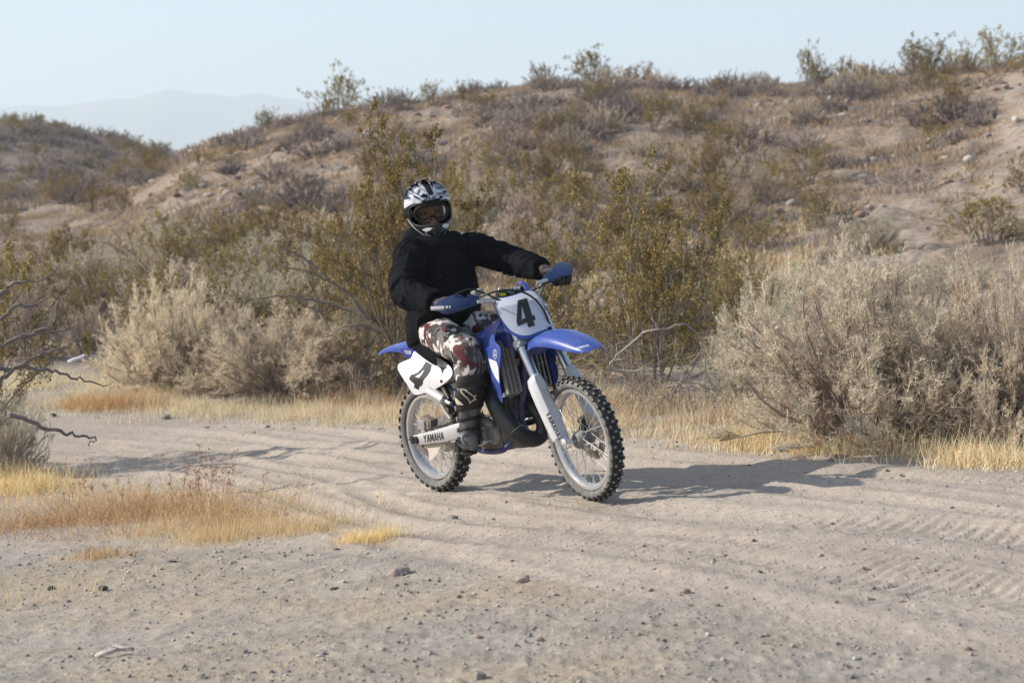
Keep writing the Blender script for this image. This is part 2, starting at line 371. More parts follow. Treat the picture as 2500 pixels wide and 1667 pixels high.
def jit(rng, col, n, per, amt=.25, alt=None, altp=.2):
    """one slightly different colour for each leaf or twig"""
    k = n // per; c = np.array(col)[None] * (1 + rng.normal(0, amt, (k, 1))).clip(.35, 1.9)
    if alt is not None: m = rng.rand(k) < altp; c[m] = np.array(alt)[None] * (1 + rng.normal(0, amt, (m.sum(), 1))).clip(.4, 1.8)
    return np.repeat(c, per, 0).clip(.01, .9)

def creosote(seed, H=1.0, stems=13, b=7, tw=6, tl=7, lv=8, leaf=.013, wig=.16, sprawl=(12, 62), green=.45, r0=.012):
    """evergreen desert bush: grey jointed stems fanning out of the ground, small olive leaves clustered at the tips; unit height H"""
    rng = np.random.RandomState(seed); n = stems
    th = np.radians(rng.uniform(sprawl[0], sprawl[1], n)); ph = np.arange(n) / n * 2 * pi + rng.uniform(-.4, .4, n)
    d = np.stack([np.sin(th) * np.cos(ph), np.sin(th) * np.sin(ph), np.cos(th)], 1)
    base = np.stack([rng.normal(0, .05 * H, n), rng.normal(0, .05 * H, n), np.full(n, -.06)], 1)
    L = H * rng.uniform(.72, 1.04, n) * (1 + .15 * np.sin(th)); P0 = polylines(rng, base, d, L, 9, wig * .75, .01)
    b1, d1, l1 = children(rng, P0, b, .22, 1., .62, (.28, .55)); P1 = polylines(rng, b1, d1, l1, 6, wig, .05)
    b2, d2, l2 = children(rng, P1, tw, .25, 1., .65, (.3, .6)); P2 = polylines(rng, b2, d2, l2, 4, wig * 1.1, .06)
    b3, d3, l3 = children(rng, P2, tl, .25, 1., .75, (.25, .5)); l3 = np.clip(l3, .02 * H, .10 * H); P3 = polylines(rng, b3, d3, l3, 2, wig, .05)
    sv = [(*tubes(P0, r0 * H, r0 * .35 * H, 5), (.20, .18, .165)), (*tubes(P1, r0 * .42 * H, r0 * .16 * H, 4), (.20, .17, .15))]
    V, F = slivers(rng, P2, .0042 * H ** .5); sv.append((V, F, (.17, .135, .10)))
    V, F = slivers(rng, P3, .0030 * H ** .5); sv.append((V, F, (.20, .155, .085)))
    k = len(P3); ii = np.repeat(np.arange(k), lv); t = rng.uniform(.15, 1.05, len(ii))[:, None]
    Cc = P3[ii, 0] * (1 - t) + P3[ii, 2] * t + rng.normal(0, .008 * H, (len(ii), 3)); keep = rng.rand(len(ii)) < (.45 + .55 * (Cc[:, 2] / (H * .9)).clip(0, 1)); Cc = Cc[keep]
    V, F = leaves(rng, Cc, leaf, 1.7)
    C = jit(rng, (.315, .235, .085), len(V), 4, .28, (.40, .275, .15), .30); m = np.repeat(rng.rand(len(V) // 4) < green, 4); C[m] = C[m] * [.76, .86, .80]
    wht = np.repeat(rng.rand(len(V) // 4) < .012, 4); C[wht] = (.62, .56, .48)
    return joinp(sv), (V, F, C)

def sagebrush(seed, H=1.0, R=1.0, stems=34, b=8, tw=8, tl=7, col=(.40, .325, .215), wood=(.30, .245, .205), w=.0040, flat=.75, leafy=0, spike=.0):
    """rounded, dense, straw-pale dry shrub: hundreds of fine twigs reaching a domed outline; dark woody heart"""
    rng = np.random.RandomState(seed); n = stems
    u = rng.rand(n); th = np.arccos(1 - u * .97) * 1.0; ph = np.arange(n) * 2.39996 + rng.uniform(-.3, .3, n)
    d = np.stack([np.sin(th) * np.cos(ph), np.sin(th) * np.sin(ph), np.cos(th) + .04], 1)
    lump = 1 + .10 * np.sin(ph * 2 + seed) * np.sin(th * 3 + seed) + rng.uniform(-.12, .06, n)
    L = np.sqrt((d[:, 0] * R) ** 2 + (d[:, 1] * R) ** 2 + (d[:, 2] * H) ** 2) * .80 * lump
    dd = norm(d * [R, R, H]); base = dd * [.10, .10, 0] * R + rng.normal(0, .03, (n, 3)) * [1, 1, 0] - [0, 0, .04]
    P0 = polylines(rng, base, dd, L, 6, .12, .02)
    b1, d1, l1 = children(rng, P0, b, .25, 1., .36, (.25, .42)); P1 = polylines(rng, b1, d1, l1, 4, .12, .07)
    b2, d2, l2 = children(rng, P1, tw, .2, 1., .45, (.30, .6)); l2 = np.clip(l2, .04, .2 * H + .02); P2 = polylines(rng, b2, d2, l2, 3, .14, .05)
    b3, d3, l3 = children(rng, P2, tl, .15, 1., .62, (.28, .55)); l3 = np.clip(l3, .022, .08); P3 = polylines(rng, b3, d3, l3, 1, .2, .03)
    for P in (P1, P2, P3): P[..., 2] = np.maximum(P[..., 2], .01 + .02 * rng.rand(*P.shape[:-1]))
    sv = [(*tubes(P0, .010 * H, .004 * H, 4), wood)]
    V, F = slivers(rng, P1, w * 1.7); sv.append((V, F, np.array(wood) * 1.1))
    rel = lambda P: (np.linalg.norm(P[..., :] / [R, R, H], axis=-1)).clip(0, 1.1)
    def shade(V, per, c):
        # older wood inside is brown-grey, this year's dry growth at the rim is straw coloured
        r = np.linalg.norm(V / [R, R, H], axis=1).reshape(-1, per).mean(1); f = sst(.36, .74, r + rng.normal(0, .07, len(r)))[:, None]
        cc = np.array(wood)[None] * 1.25 * (1 - f) + np.array(c)[None] * f; cc = cc * (1 + rng.normal(0, .17, (len(r), 1))).clip(.5, 1.6)
        return np.repeat(cc, per, 0).clip(.02, .85)
    V, F = slivers(rng, P2, w); fv = [(V, F, shade(V, 8, np.array(col) * .9))]
    V, F = slivers(rng, P3, w * .8); fv.append((V, F, shade(V, 4, col)))
    if leafy:
        ii = rng.randint(0, len(P3), leafy); Cc = P3[ii, 1] + rng.normal(0, .006, (leafy, 3)); V, F = leaves(rng, Cc, w * 1.6, 1.8)
        fv.append((V, F, shade(V, 4, np.array(col) * 1.08)))
    if spike:
        k = int(spike); ii = rng.choice(np.where(P0[:, -1, 2] > H * .45)[0], k); Pk = polylines(rng, P0[ii, -1], norm(P0[ii, -1] - P0[ii, -2] + [0, 0, .8]), H * rng.uniform(.10, .24, k), 4, .08, .05)
        bb, db, lb = children(rng, Pk, 22, .0, 1., .55, (.25, .4)); Pb = polylines(rng, bb, db, lb.clip(.02, .07), 2, .15, .02)
        V, F = slivers(rng, Pk, w); fv.append((V, F, np.array(col))); V, F = slivers(rng, Pb, w * .9); fv.append((V, F, np.array(col) * 1.15))
    return joinp(sv), joinp(fv)

FOL = foliage_mat('leaf_and_twig', .22); WOODM = foliage_mat('bark', 0.)
def plant_meshes(name, gen):
    (a, b, c), f = gen
    s = mesh_np(name + '_stems', a, b, c, mats=[WOODM]); l = mesh_np(name + '_foliage', f[0], f[1], f[2], mats=[FOL]); return s, l
def plant_one(name, gen):
    (a, b, c), f = gen; V, F, C = joinp([(a, b, c), f]); return mesh_np(name, V, F, C, mats=[FOL])
def put_plant(kind, meshes, loc, scale, rz, label, group=None, cat='shrub', sq=1.0):
    e = link(kind, None); e.location = loc; e.rotation_euler = (0, 0, rz); e.scale = (scale * sq, scale * sq, scale)
    tag(e, label, cat, group); link('stems', meshes[0], e); link('foliage', meshes[1], e); return e

# prototypes (unit height 1 m)
CR = [plant_meshes('creosote_%d' % i, creosote(20 + i, 1.0, **k)) for i, k in enumerate([
    dict(stems=15, b=8, tw=6, tl=6, lv=11, leaf=.0092, r0=.009), dict(stems=14, b=8, tw=6, tl=6, lv=11, leaf=.0092, sprawl=(14, 74), r0=.009),
    dict(stems=14, b=7, tw=6, tl=6, lv=9, leaf=.010, sprawl=(10, 62), r0=.008)])]
SG = [plant_meshes('sagebrush_%d' % i, sagebrush(40 + i, 1.0, **k)) for i, k in enumerate([
    dict(R=.95, stems=96, b=12, tw=9, tl=12, w=.0036, leafy=9000, spike=9, col=(.86, .72, .54)),
    dict(R=1.0, stems=90, b=11, tw=9, tl=12, w=.0036, leafy=3000, col=(.75, .625, .475)),
    dict(R=.9, stems=64, b=10, tw=8, tl=11, w=.0038, leafy=5000, col=(.50, .45, .33))])]
CM = [plant_one('mid_creosote_%d' % i, creosote(60 + i, 1.0, stems=12, b=7, tw=6, tl=5, lv=4, leaf=.014, r0=.011, green=g_)) for i, g_ in enumerate([.1, .3, .6])]
SM = [plant_one('mid_sage_%d' % i, sagebrush(70 + i, 1.0, R=r_, stems=44, b=8, tw=6, tl=8, w=.0095, col=c_)) for i, (r_, c_) in enumerate([(1., (.66, .56, .42)), (.85, (.56, .51, .38)), (1.15, (.60, .50, .40))])]
GM = [plant_one('grey_shrub_%d' % i, sagebrush(80 + i, 1.0, R=r_, stems=34, b=7, tw=5, tl=6, w=.020, col=c_, wood=(.20, .17, .16))) for i, (r_, c_) in enumerate([(1.1, (.50, .42, .375)), (.95, (.43, .37, .34)), (1.3, (.52, .43, .35)), (1.1, (.30, .26, .24))])]
AR = [plant_one('airy_shrub_%d' % i, creosote(90 + i, 1.0, stems=15, b=6, tw=5, tl=5, lv=4, leaf=.015, r0=.009, green=.5, sprawl=(8, 58))) for i in range(2)]
# ------------------------------------------------------------------ plants: where they grow
RG = random.Random(5)
def size_at(p, hpx): return hpx / FPX * (p - Vector((0, 0, CAMH))).length
hero = [  # kind, variant, x, base y, top y, width (all read off the photograph), label
 ('c', 1, 965, 962, 350, 560, 'tall olive creosote bush reaching up behind the rider and helmet', 'big creosote bushes beside the track'),
 ('c', 1, 1330, 950, 560, 340, 'olive creosote bush seen under the rider\'s outstretched arm', 'big creosote bushes beside the track'),
 ('c', 1, 1590, 962, 450, 600, 'broad olive brown creosote bush behind the fallen grey branches', 'big creosote bushes beside the track'),
 ('s', 0, 2125, 1080, 625, 730, 'largest pale straw coloured sagebrush at the right of the track', 'big sagebrushes beside the track'),
 ('s', 1, 2475, 1082, 640, 520, 'brownish straw sagebrush cut off by the right edge of the photo', 'big sagebrushes beside the track'),
 ('s', 2, 1865, 985, 660, 300, 'small grey green sagebrush between the creosote and the largest sagebrush', 'big sagebrushes beside the track'),
 ('s', 1, 690, 960, 738, 540, 'wide pale sagebrush left of the rear wheel, dead stalks in front', 'big sagebrushes beside the track'),
 ('s', 1, 440, 942, 660, 420, 'tan sagebrush with a dark hollow, left of the wide pale one', 'big sagebrushes beside the track'),
 ('s', 2, 640, 872, 600, 500, 'tall straw sagebrush standing behind the two at the track edge', 'big sagebrushes beside the track'),
 ('s', 2, 885, 940, 700, 240, 'low grey green sagebrush against the tall creosote bush', 'big sagebrushes beside the track'),
 ('c', 2, -125, 1150, 640, 600, 'sparse creosote bush with long bare branches at the left edge', 'big creosote bushes beside the track'),
 ('s', 2, 5, 1165, 945, 260, 'grey dry shrub at the left edge under the bare creosote branches', 'big sagebrushes beside the track')]
for i, (k, v, bx, by, ty, w_, lab, grp) in enumerate(hero):
    p = g_at(bx, by); h = size_at(p, by - ty); r0 = {'c': .80, 's': (.92, .95, .88)[v]}[k]; h *= 1.0 if k == 'c' else (1.18 if bx > 1500 else 1.06)
    put_plant('creosote_bush' if k == 'c' else 'sagebrush', (CR if k == 'c' else SG)[v], p, h, RG.uniform(0, 6.28), lab, grp, sq=(w_ / 2) / ((by - ty) * r0))

mid = [  # mid-distance and hillside plants that can be told apart
 ('C', 1, 1215, 512, 330, 190, 'brown olive creosote on the slope, first of three right of the helmet'),
 ('C', 0, 1330, 520, 335, 200, 'brown olive creosote on the slope, middle of three right of the helmet'),
 ('C', 1, 1425, 492, 350, 150, 'brown olive creosote on the slope, last of three right of the helmet'),
 ('C', 0, 1726, 512, 318, 210, 'large brown creosote halfway up the right hill above the front wheel'),
 ('C', 1, 1975, 452, 338, 180, 'broad creosote halfway up the right hill beside the bare slope'),
 ('C', 2, 2010, 566, 440, 160, 'green bushy creosote low on the right hill above the sandy path'),
 ('C', 0, 1735, 575, 440, 190, 'brown creosote low on the hill below the large brown one'),
 ('C', 2, 1835, 612, 525, 210, 'low olive creosote just left of the sandy path'),
 ('S', 1, 2140, 618, 492, 180, 'grey green sagebrush with dark base right of the sandy path'),
 ('A', 0, 2420, 612, 470, 280, 'open grey creosote of bare crooked branches above the largest sagebrush'),
 ('C', 1, 2500, 480, 372, 120, 'creosote at the right edge beside the bare vehicle trail'),
 ('C', 0, 2325, 288, 195, 170, 'brown creosote high on the right hill below the crest bushes'),
 ('C', 1, 2275, 355, 275, 75, 'narrow dark creosote beside the upper end of the bare trail'),
 ('G', 0, 2385, 306, 255, 95, 'grey mauve shrub on the left lip of the bare trail'),
 ('G', 1, 2330, 352, 296, 75, 'grey shrub just below another on the left lip of the bare trail'),
 ('G', 0, 1983, 297, 262, 95, 'low grey shrub left of the round black boulder'),
 ('G', 1, 2205, 283, 245, 60, 'grey shrub right of the round black boulder'),
 ('G', 2, 2136, 386, 356, 64, 'low grey shrub on the open slope among small stones'),
 ('S', 0, 1481, 332, 234, 120, 'pale rounded sagebrush on the upper slope right of centre'),
 ('C', 2, 1600, 322, 214, 150, 'olive creosote touching the pale rounded sagebrush on the upper slope'),
 ('C', 1, 1690, 325, 232, 110, 'olive creosote right of the pale rounded sagebrush on the upper slope'),
 ('S', 1, 1250, 278, 222, 72, 'small tan sagebrush just below the crest above the helmet'),
 ('G', 1, 1343, 286, 249, 56, 'small grey shrub below the crest right of the small tan sagebrush'),
 ('A', 0, 825, 292, 165, 145, 'tall airy bush on the crest left of the helmet'),
 ('C', 0, 853, 316, 258, 92, 'dark brown bush at the foot of the tall airy crest bush'),
 ('A', 1, 648, 326, 262, 70, 'small airy bush on the left end of the crest'),
 ('C', 2, 702, 312, 274, 30, 'tiny dark green bush on the left end of the crest'),
 ('G', 2, 658, 330, 306, 26, 'tiny round tan bush at the left end of the crest'),
 ('A', 1, 1050, 254, 196, 70, 'thin leafless bush on the crest above the helmet'),
 ('S', 2, 1334, 219, 172, 62, 'small pointed bush on the crest right of centre'),
 ('G', 2, 1160, 250, 212, 52, 'round tan bush on the crest above the helmet'),
 ('G', 0, 1106, 248, 222, 30, 'tiny round tan bush on the crest left of another'),
 ('A', 0, 1452, 212, 118, 160, 'wide airy leafless bush on the crest right of centre'),
 ('S', 0, 1607, 219, 155, 108, 'rounded grey tan bush on the crest, gap of sky on either side'),
 ('S', 1, 1835, 232, 160, 130, 'large tan bush on the crest at the right'),
 ('G', 3, 1799, 242, 200, 60, 'dark grey bush in front of the large tan crest bush'),
 ('A', 0, 1985, 212, 108, 95, 'thin upright airy bush on the crest at the right'),
 ('S', 0, 2078, 204, 130, 90, 'brown bush on the crest right of the thin upright one'),
 ('S', 1, 2125, 238, 166, 120, 'broad sagebrush just below the crest at the right'),
 ('S', 2, 2040, 236, 180, 80, 'sagebrush just below the crest under the thin upright bush'),
 ('A', 1, 2262, 192, 90, 170, 'wide airy bush on the crest near the right edge'),
 ('C', 1, 2440, 182, 62, 190, 'big green bush on the crest at the right edge'),
 ('C', 0, 2350, 188, 110, 110, 'green bush on the crest left of the big one at the right edge'),
 ('S', 0, 378, 690, 582, 165, 'pale rounded sagebrush beyond the ones at the left track edge'),
 ('S', 1, 560, 672, 582, 140, 'second pale sagebrush right of the rounded one, mid distance left'),
 ('S', 2, 688, 570, 526, 66, 'small yellowish sagebrush at the foot of the hill left of the rider'),
 ('C', 0, 430, 606, 530, 110, 'low brown creosote at the hill foot, leftmost of three'),
 ('C', 1, 520, 604, 524, 120, 'low brown creosote at the hill foot, middle of three'),
 ('C', 0, 610, 606, 518, 110, 'low brown creosote at the hill foot, rightmost of three'),
 ('C', 2, 145, 668, 560, 190, 'dark creosote mass on the left in front of the far slope'),
 ('C', 1, 20, 590, 500, 110, 'dark creosote at the left edge in front of the far slope'),
 ('C', 0, 225, 520, 444, 100, 'creosote on the valley floor, left one of a pair'),
 ('C', 2, 300, 520, 448, 90, 'creosote on the valley floor, right one of a pair'),
 ('G', 1, 170, 700, 617, 150, 'grey mauve shrub in front of the dark creosote mass on the left'),
 ('C', 2, 459, 470, 412, 95, 'olive creosote on the left shoulder of the right hill'),
 ('C', 0, 488, 405, 362, 70, 'ragged creosote on the left shoulder against the sky'),
 ('C', 1, 555, 405, 352, 110, 'spreading creosote on the left shoulder against the sky'),
 ('G', 0, 280, 760, 672, 130, 'grey twiggy shrub beside the hollow tan sagebrush'),
 ('C', 1, 1100, 700, 330, 170, 'slender creosote right behind the rider\'s left shoulder'),
 ('S', 0, 1880, 745, 640, 150, 'grey shrub above the small grey green sagebrush'),
 ('S', 1, 2330, 720, 600, 260, 'straw brush behind the largest sagebrush'),
 ('S', 2, 60, 880, 640, 170, 'grey green brush behind the bare creosote branches on the left'),
 ('S', 0, 215, 872, 700, 130, 'straw brush left of the hollow tan sagebrush'),
 ('C', 2, 760, 660, 520, 160, 'olive brush at the hill foot left of the rider'),
]
SETS = {'C': (CM, 'creosote_bush', .80), 'S': (SM, 'sagebrush', .9), 'G': (GM, 'grey_shrub', 1.0), 'A': (AR, 'airy_bush', .7)}
occ = []
for k, v, bx, by, ty, w_, lab in mid:
    ms, nm_, r0 = SETS[k]; p = g_at(bx, by, 14); h = size_at(p, by - ty); o = link(nm_, ms[v % len(ms)])
    p.z -= .04; o.location = p; o.rotation_euler = (0, 0, RG.uniform(0, 6.28)); sq = (w_ / 2) / ((by - ty) * r0); o.scale = (h * sq, h * sq, h)
    tag(o, lab, 'bush' if k == 'A' else 'shrub', {'C': 'creosote bushes on the slopes', 'S': 'sagebrushes on the slopes', 'G': 'grey shrubs on the slopes', 'A': 'airy bushes on the slopes'}[k])
    occ.append((p.x, p.y, h * sq * .7))

def inpoly(x, y, P):
    c = False; j = len(P) - 1
    for i in range(len(P)):
        if (P[i][1] > y) != (P[j][1] > y) and x < (P[j][0] - P[i][0]) * (y - P[i][1]) / (P[j][1] - P[i][1]) + P[i][0]: c = not c
        j = i
    return c
TRAIL = [(2300, 480), (2330, 380), (2440, 250), (2520, 220), (2560, 520), (2420, 560), (2300, 600)]
BARE = [(2020, 290), (2180, 290), (2230, 400), (2100, 440), (2000, 350)]
PATH = [(1900, 650), (1960, 600), (2080, 570), (2140, 640), (2000, 700), (1900, 700)]
CLEAR = [(1000, 300), (1190, 290), (1180, 400), (1000, 380)]
def scatter(n, rlo, rhi, pxlo, pxhi, pick, label, group, cat, avoid=(), maxtry=40):
    made = 0; tries = 0
    while made < n and tries < n * maxtry:
        tries += 1; px = RG.uniform(pxlo, pxhi); r = sqrt(RG.uniform(rlo ** 2, rhi ** 2)); a = (px - 1250) / FPX
        y = r / sqrt(1 + a * a); x = a * y; z = float(hfun(x, y)); sx, sy = px_of(x, y, z)
        if any(inpoly(sx, sy, P) for P in avoid): continue
        if any((x - ox) ** 2 + (y - oy) ** 2 < orr ** 2 for ox, oy, orr in occ): continue
        ms, nm_, h, sq = pick(); m = ms[RG.randrange(len(ms))]; o = link(nm_, m); o.location = (x, y, z - .04); o.rotation_euler = (0, 0, RG.uniform(0, 6.28))
        o.scale = (h * sq, h * sq, h); tag(o, label, cat, group); occ.append((x, y, h * sq * .55)); made += 1
    return made
AV = (TRAIL, BARE, PATH, CLEAR)
scatter(215, 40, 80, 560, 2700, lambda: (GM, 'grey_shrub', RG.uniform(.34, .85), RG.uniform(.8, 1.15)), 'small grey shrub among many scattered over the right hillside', 'small grey shrubs on the right hill', 'shrub', AV)
scatter(46, 38, 74, 900, 2700, lambda: (SM if RG.random() < .6 else CM, 'hillside_brush', RG.uniform(.5, .95), RG.uniform(.8, 1.1)), 'knee high tan brush scattered over the right hillside', 'tan brush on the right hill', 'shrub', AV)
scatter(72, 22, 40, -100, 1900, lambda: (CM if RG.random() < .42 else SM, 'valley_brush', RG.uniform(.7, 1.15), RG.uniform(.8, 1.05)), 'waist high brush at the foot of the slopes behind the track plants', 'brush at the foot of the slopes', 'shrub', AV)
scatter(170, 70, 160, -200, 440, lambda: (GM if RG.random() < .5 else CM, 'distant_shrub', RG.uniform(.6, 1.2), RG.uniform(.9, 1.3)), 'small dark shrub on the far hill at the left', 'shrubs on the far left hill', 'shrub')
# crest of the far left hill, each against the sky
for bx, ty in ((38, 292), (100, 290), (143, 307), (205, 312), (245, 326), (290, 326), (345, 336), (385, 346), (420, 354)):
    px = bx; r = 168; a = (px - 1250) / FPX; y = r / sqrt(1 + a * a); x = a * y; o = link('distant_shrub', RG.choice(CM)); o.location = (x, y, float(hfun(x, y)) - .1)
    h = RG.uniform(.6, 1.1); o.scale = (h * 1.4, h * 1.3, h); o.rotation_euler = (0, 0, RG.uniform(0, 6)); tag(o, 'dark bush on the skyline of the far left hill', 'shrub', 'bushes along the far left skyline')

# dead grey branches lying at the edge behind the front wheel
def dead_branches():
    rng = np.random.RandomState(3); e = link('dead_shrub', None); p = g_at(1600, 1012); e.location = p
    tag(e, 'dead shrub of bare silvery branches arching over orange litter behind the front wheel', 'shrub')
    d = (p - Vector((0, 0, CAMH))).length; k = d / FPX; bark = dusty('silver_bark', (.27, .24, .225), .9, dust=.1)
    arcs = [[(1490, 900, .2), (1510, 868, .1), (1560, 815, -.1), (1600, 800, -.2), (1668, 790, -.2), (1705, 815, -.1), (1745, 830, 0), (1768, 850, 0), (1776, 880, 0)],
            [(1500, 880, 0), (1530, 875, 0), (1552, 915, .1), (1562, 940, .1), (1580, 965, .1), (1572, 995, .1), (1568, 1010, .1)],
            [(1480, 900, 0), (1520, 905, 0), (1580, 905, -.1), (1640, 925, -.1), (1700, 935, 0), (1760, 960, 0)],
            [(1705, 815, -.1), (1712, 850, -.05), (1722, 900, 0), (1738, 950, .05)], [(1745, 830, 0), (1748, 860, 0), (1745, 890, 0)],
            [(1560, 880, .1), (1600, 905, .1), (1640, 925, .1), (1690, 975, .15), (1700, 1000, .2)], [(1630, 950, .2), (1690, 948, .2), (1740, 965, .2), (1770, 985, .2)],
            [(1510, 868, .1), (1505, 840, .1), (1560, 828, .1)], [(1500, 1000, .3), (1540, 950, .3), (1560, 930, .2)], [(1600, 800, -.2), (1590, 780, -.2), (1582, 770, -.2)],
            [(1640, 985, .1), (1660, 930, 0), (1690, 880, -.1), (1715, 850, -.1)], [(1600, 1000, .1), (1640, 960, .1), (1700, 950, 0), (1755, 900, -.1)]]
    for i, a in enumerate(arcs):
        pts = [Vector(((x - 1600) * k, dy, (1012 - y) * k * 1.0)) for x, y, dy in a]
        P = np.array([list(v) for v in pts]); t = np.linspace(0, len(P) - 1, len(P) * 3); Q = np.stack([np.interp(t, np.arange(len(P)), P[:, c]) for c in range(3)], 1) + rng.normal(0, .006, (len(t), 3))
        V, F = tubes(Q[None], .0105 if i < 3 else .007, .003, 5); c = link('branch', mesh_np('branch', V, F, smooth=True), e, bark)
    # finer dead twigs
    ph = rng.uniform(0, 2 * pi, 60); base = np.stack([rng.uniform(-.38, .65, 60), rng.uniform(-.2, .4, 60), np.zeros(60)], 1); dd = np.stack([np.cos(ph) * .8, np.sin(ph) * .5, rng.uniform(.4, 1.2, 60)], 1)
    P0 = polylines(rng, base, dd, rng.uniform(.3, .8, 60), 7, .22); b, d_, l = children(rng, P0, 8, .2, 1, .7, (.3, .6)); P1 = polylines(rng, b, d_, l, 4, .2)
    V, F = slivers(rng, P0, .009); V2, F2 = slivers(rng, P1, .005); V, F, C = joinp([(V, F, (.26, .22, .20)), (V2, F2, (.30, .24, .19))])
    link('twigs', mesh_np('twigs', V, F, C, mats=[FOL]), e)
dead_branches()
# pale dead stalks in front of the left sagebrush
for bx, by, ty, lab in ((728, 990, 868, 'forked pale dead stalks in front of the wide pale sagebrush'), (800, 985, 880, 'pinkish dead stalks nearest the rear wheel'), (868, 985, 875, 'thin dead stalks between the wide sagebrush and the rear wheel')):
    rng = np.random.RandomState(bx); p = g_at(bx, by); h = size_at(p, by - ty); n = 6
    base = rng.normal(0, .03, (n, 3)) * [1, 1, 0]; d = rng.normal(0, .22, (n, 3)) + [0, 0, 1]; P0 = polylines(rng, base, d, h * rng.uniform(.6, 1.1, n), 8, .07)
    b, d_, l = children(rng, P0, 5, .3, 1, .45, (.25, .5)); P1 = polylines(rng, b, d_, l, 5, .08, .06)
    V, F = tubes(P0, .007, .003, 4); V2, F2 = slivers(rng, P1, .006); V, F, C = joinp([(V, F, (.42, .34, .27)), (V2, F2, (.44, .34, .25))])
    o = link('dead_stalks', mesh_np('dead_stalks', V, F, C, mats=[FOL])); o.location = p; tag(o, lab, 'dead plant', 'dead stalks by the track')
# long bare crooked branches of the left-edge creosote and of the tall one
def bare_branch(pts_list, parent_name, dist, label):
    bark = bpy.data.materials.get('grey_bark') or dusty('grey_bark', (.16, .135, .125), .9, dust=.15)
    rng = np.random.RandomState(9); Vs = []
    for a in pts_list:
        P = np.array([list(Vector((0, 0, CAMH)) + Vector(ray(x, y)) * (dist + dy)) for x, y, dy in a]); t = np.linspace(0, len(P) - 1, len(P) * 4)
        Q = np.stack([np.interp(t, np.arange(len(P)), P[:, c]) for c in range(3)], 1) + rng.normal(0, .008, (len(t), 3)); V, F = tubes(Q[None], .016, .004, 5); Vs.append((V, F, (1, 1, 1)))
    V, F, C = joinp(Vs); par = [o for o in bpy.data.objects if o.get('label') == label][0]; iw = par.matrix_world if False else Matrix.Translation(par.location) @ par.rotation_euler.to_matrix().to_4x4() @ Matrix.Diagonal((*par.scale, 1))
    V = (np.c_[V, np.ones(len(V))] @ np.array(iw.inverted()).T)[:, :3]
    link('bare_branch', mesh_np('bare_branch', V, F, smooth=True), par, bark)
bare_branch([[(-40, 860, 0), (0, 846, 0), (60, 816, 0), (130, 800, 0), (144, 745, 0), (160, 720, 0)], [(0, 780, 0), (40, 745, 0), (90, 745, 0), (130, 720, 0)],
             [(-20, 900, 0), (40, 898, 0), (120, 903, 0), (160, 915, 0), (215, 930, 0), (262, 942, 0)], [(60, 816, 0), (110, 812, 0), (190, 800, 0)],
             [(20, 1010, 0), (100, 1040, 0), (160, 1060, 0), (200, 1065, 0), (235, 1072, 0), (215, 1086, 0)], [(0, 720, 0), (30, 690, 0), (70, 690, 0), (130, 670, 0)], [(-10, 940, 0), (20, 910, 0), (90, 870, 0), (140, 850, 0), (170, 842, 0)]],
            'creosote', 13.9, 'sparse creosote bush with long bare branches at the left edge')
bare_branch([[(900, 780, 0), (850, 720, 0), (800, 680, 0), (740, 660, 0), (700, 648, 0), (640, 668, 0)], [(860, 760, 0), (780, 735, 0), (700, 720, 0), (640, 730, 0), (560, 728, 0)], [(800, 680, 0), (760, 640, 0), (710, 615, 0), (690, 608, 0)], [(930, 810, 0), (880, 790, 0), (830, 800, 0), (790, 830, 0)]],
            'creosote', 19.9, 'tall olive creosote bush reaching up behind the rider and helmet')

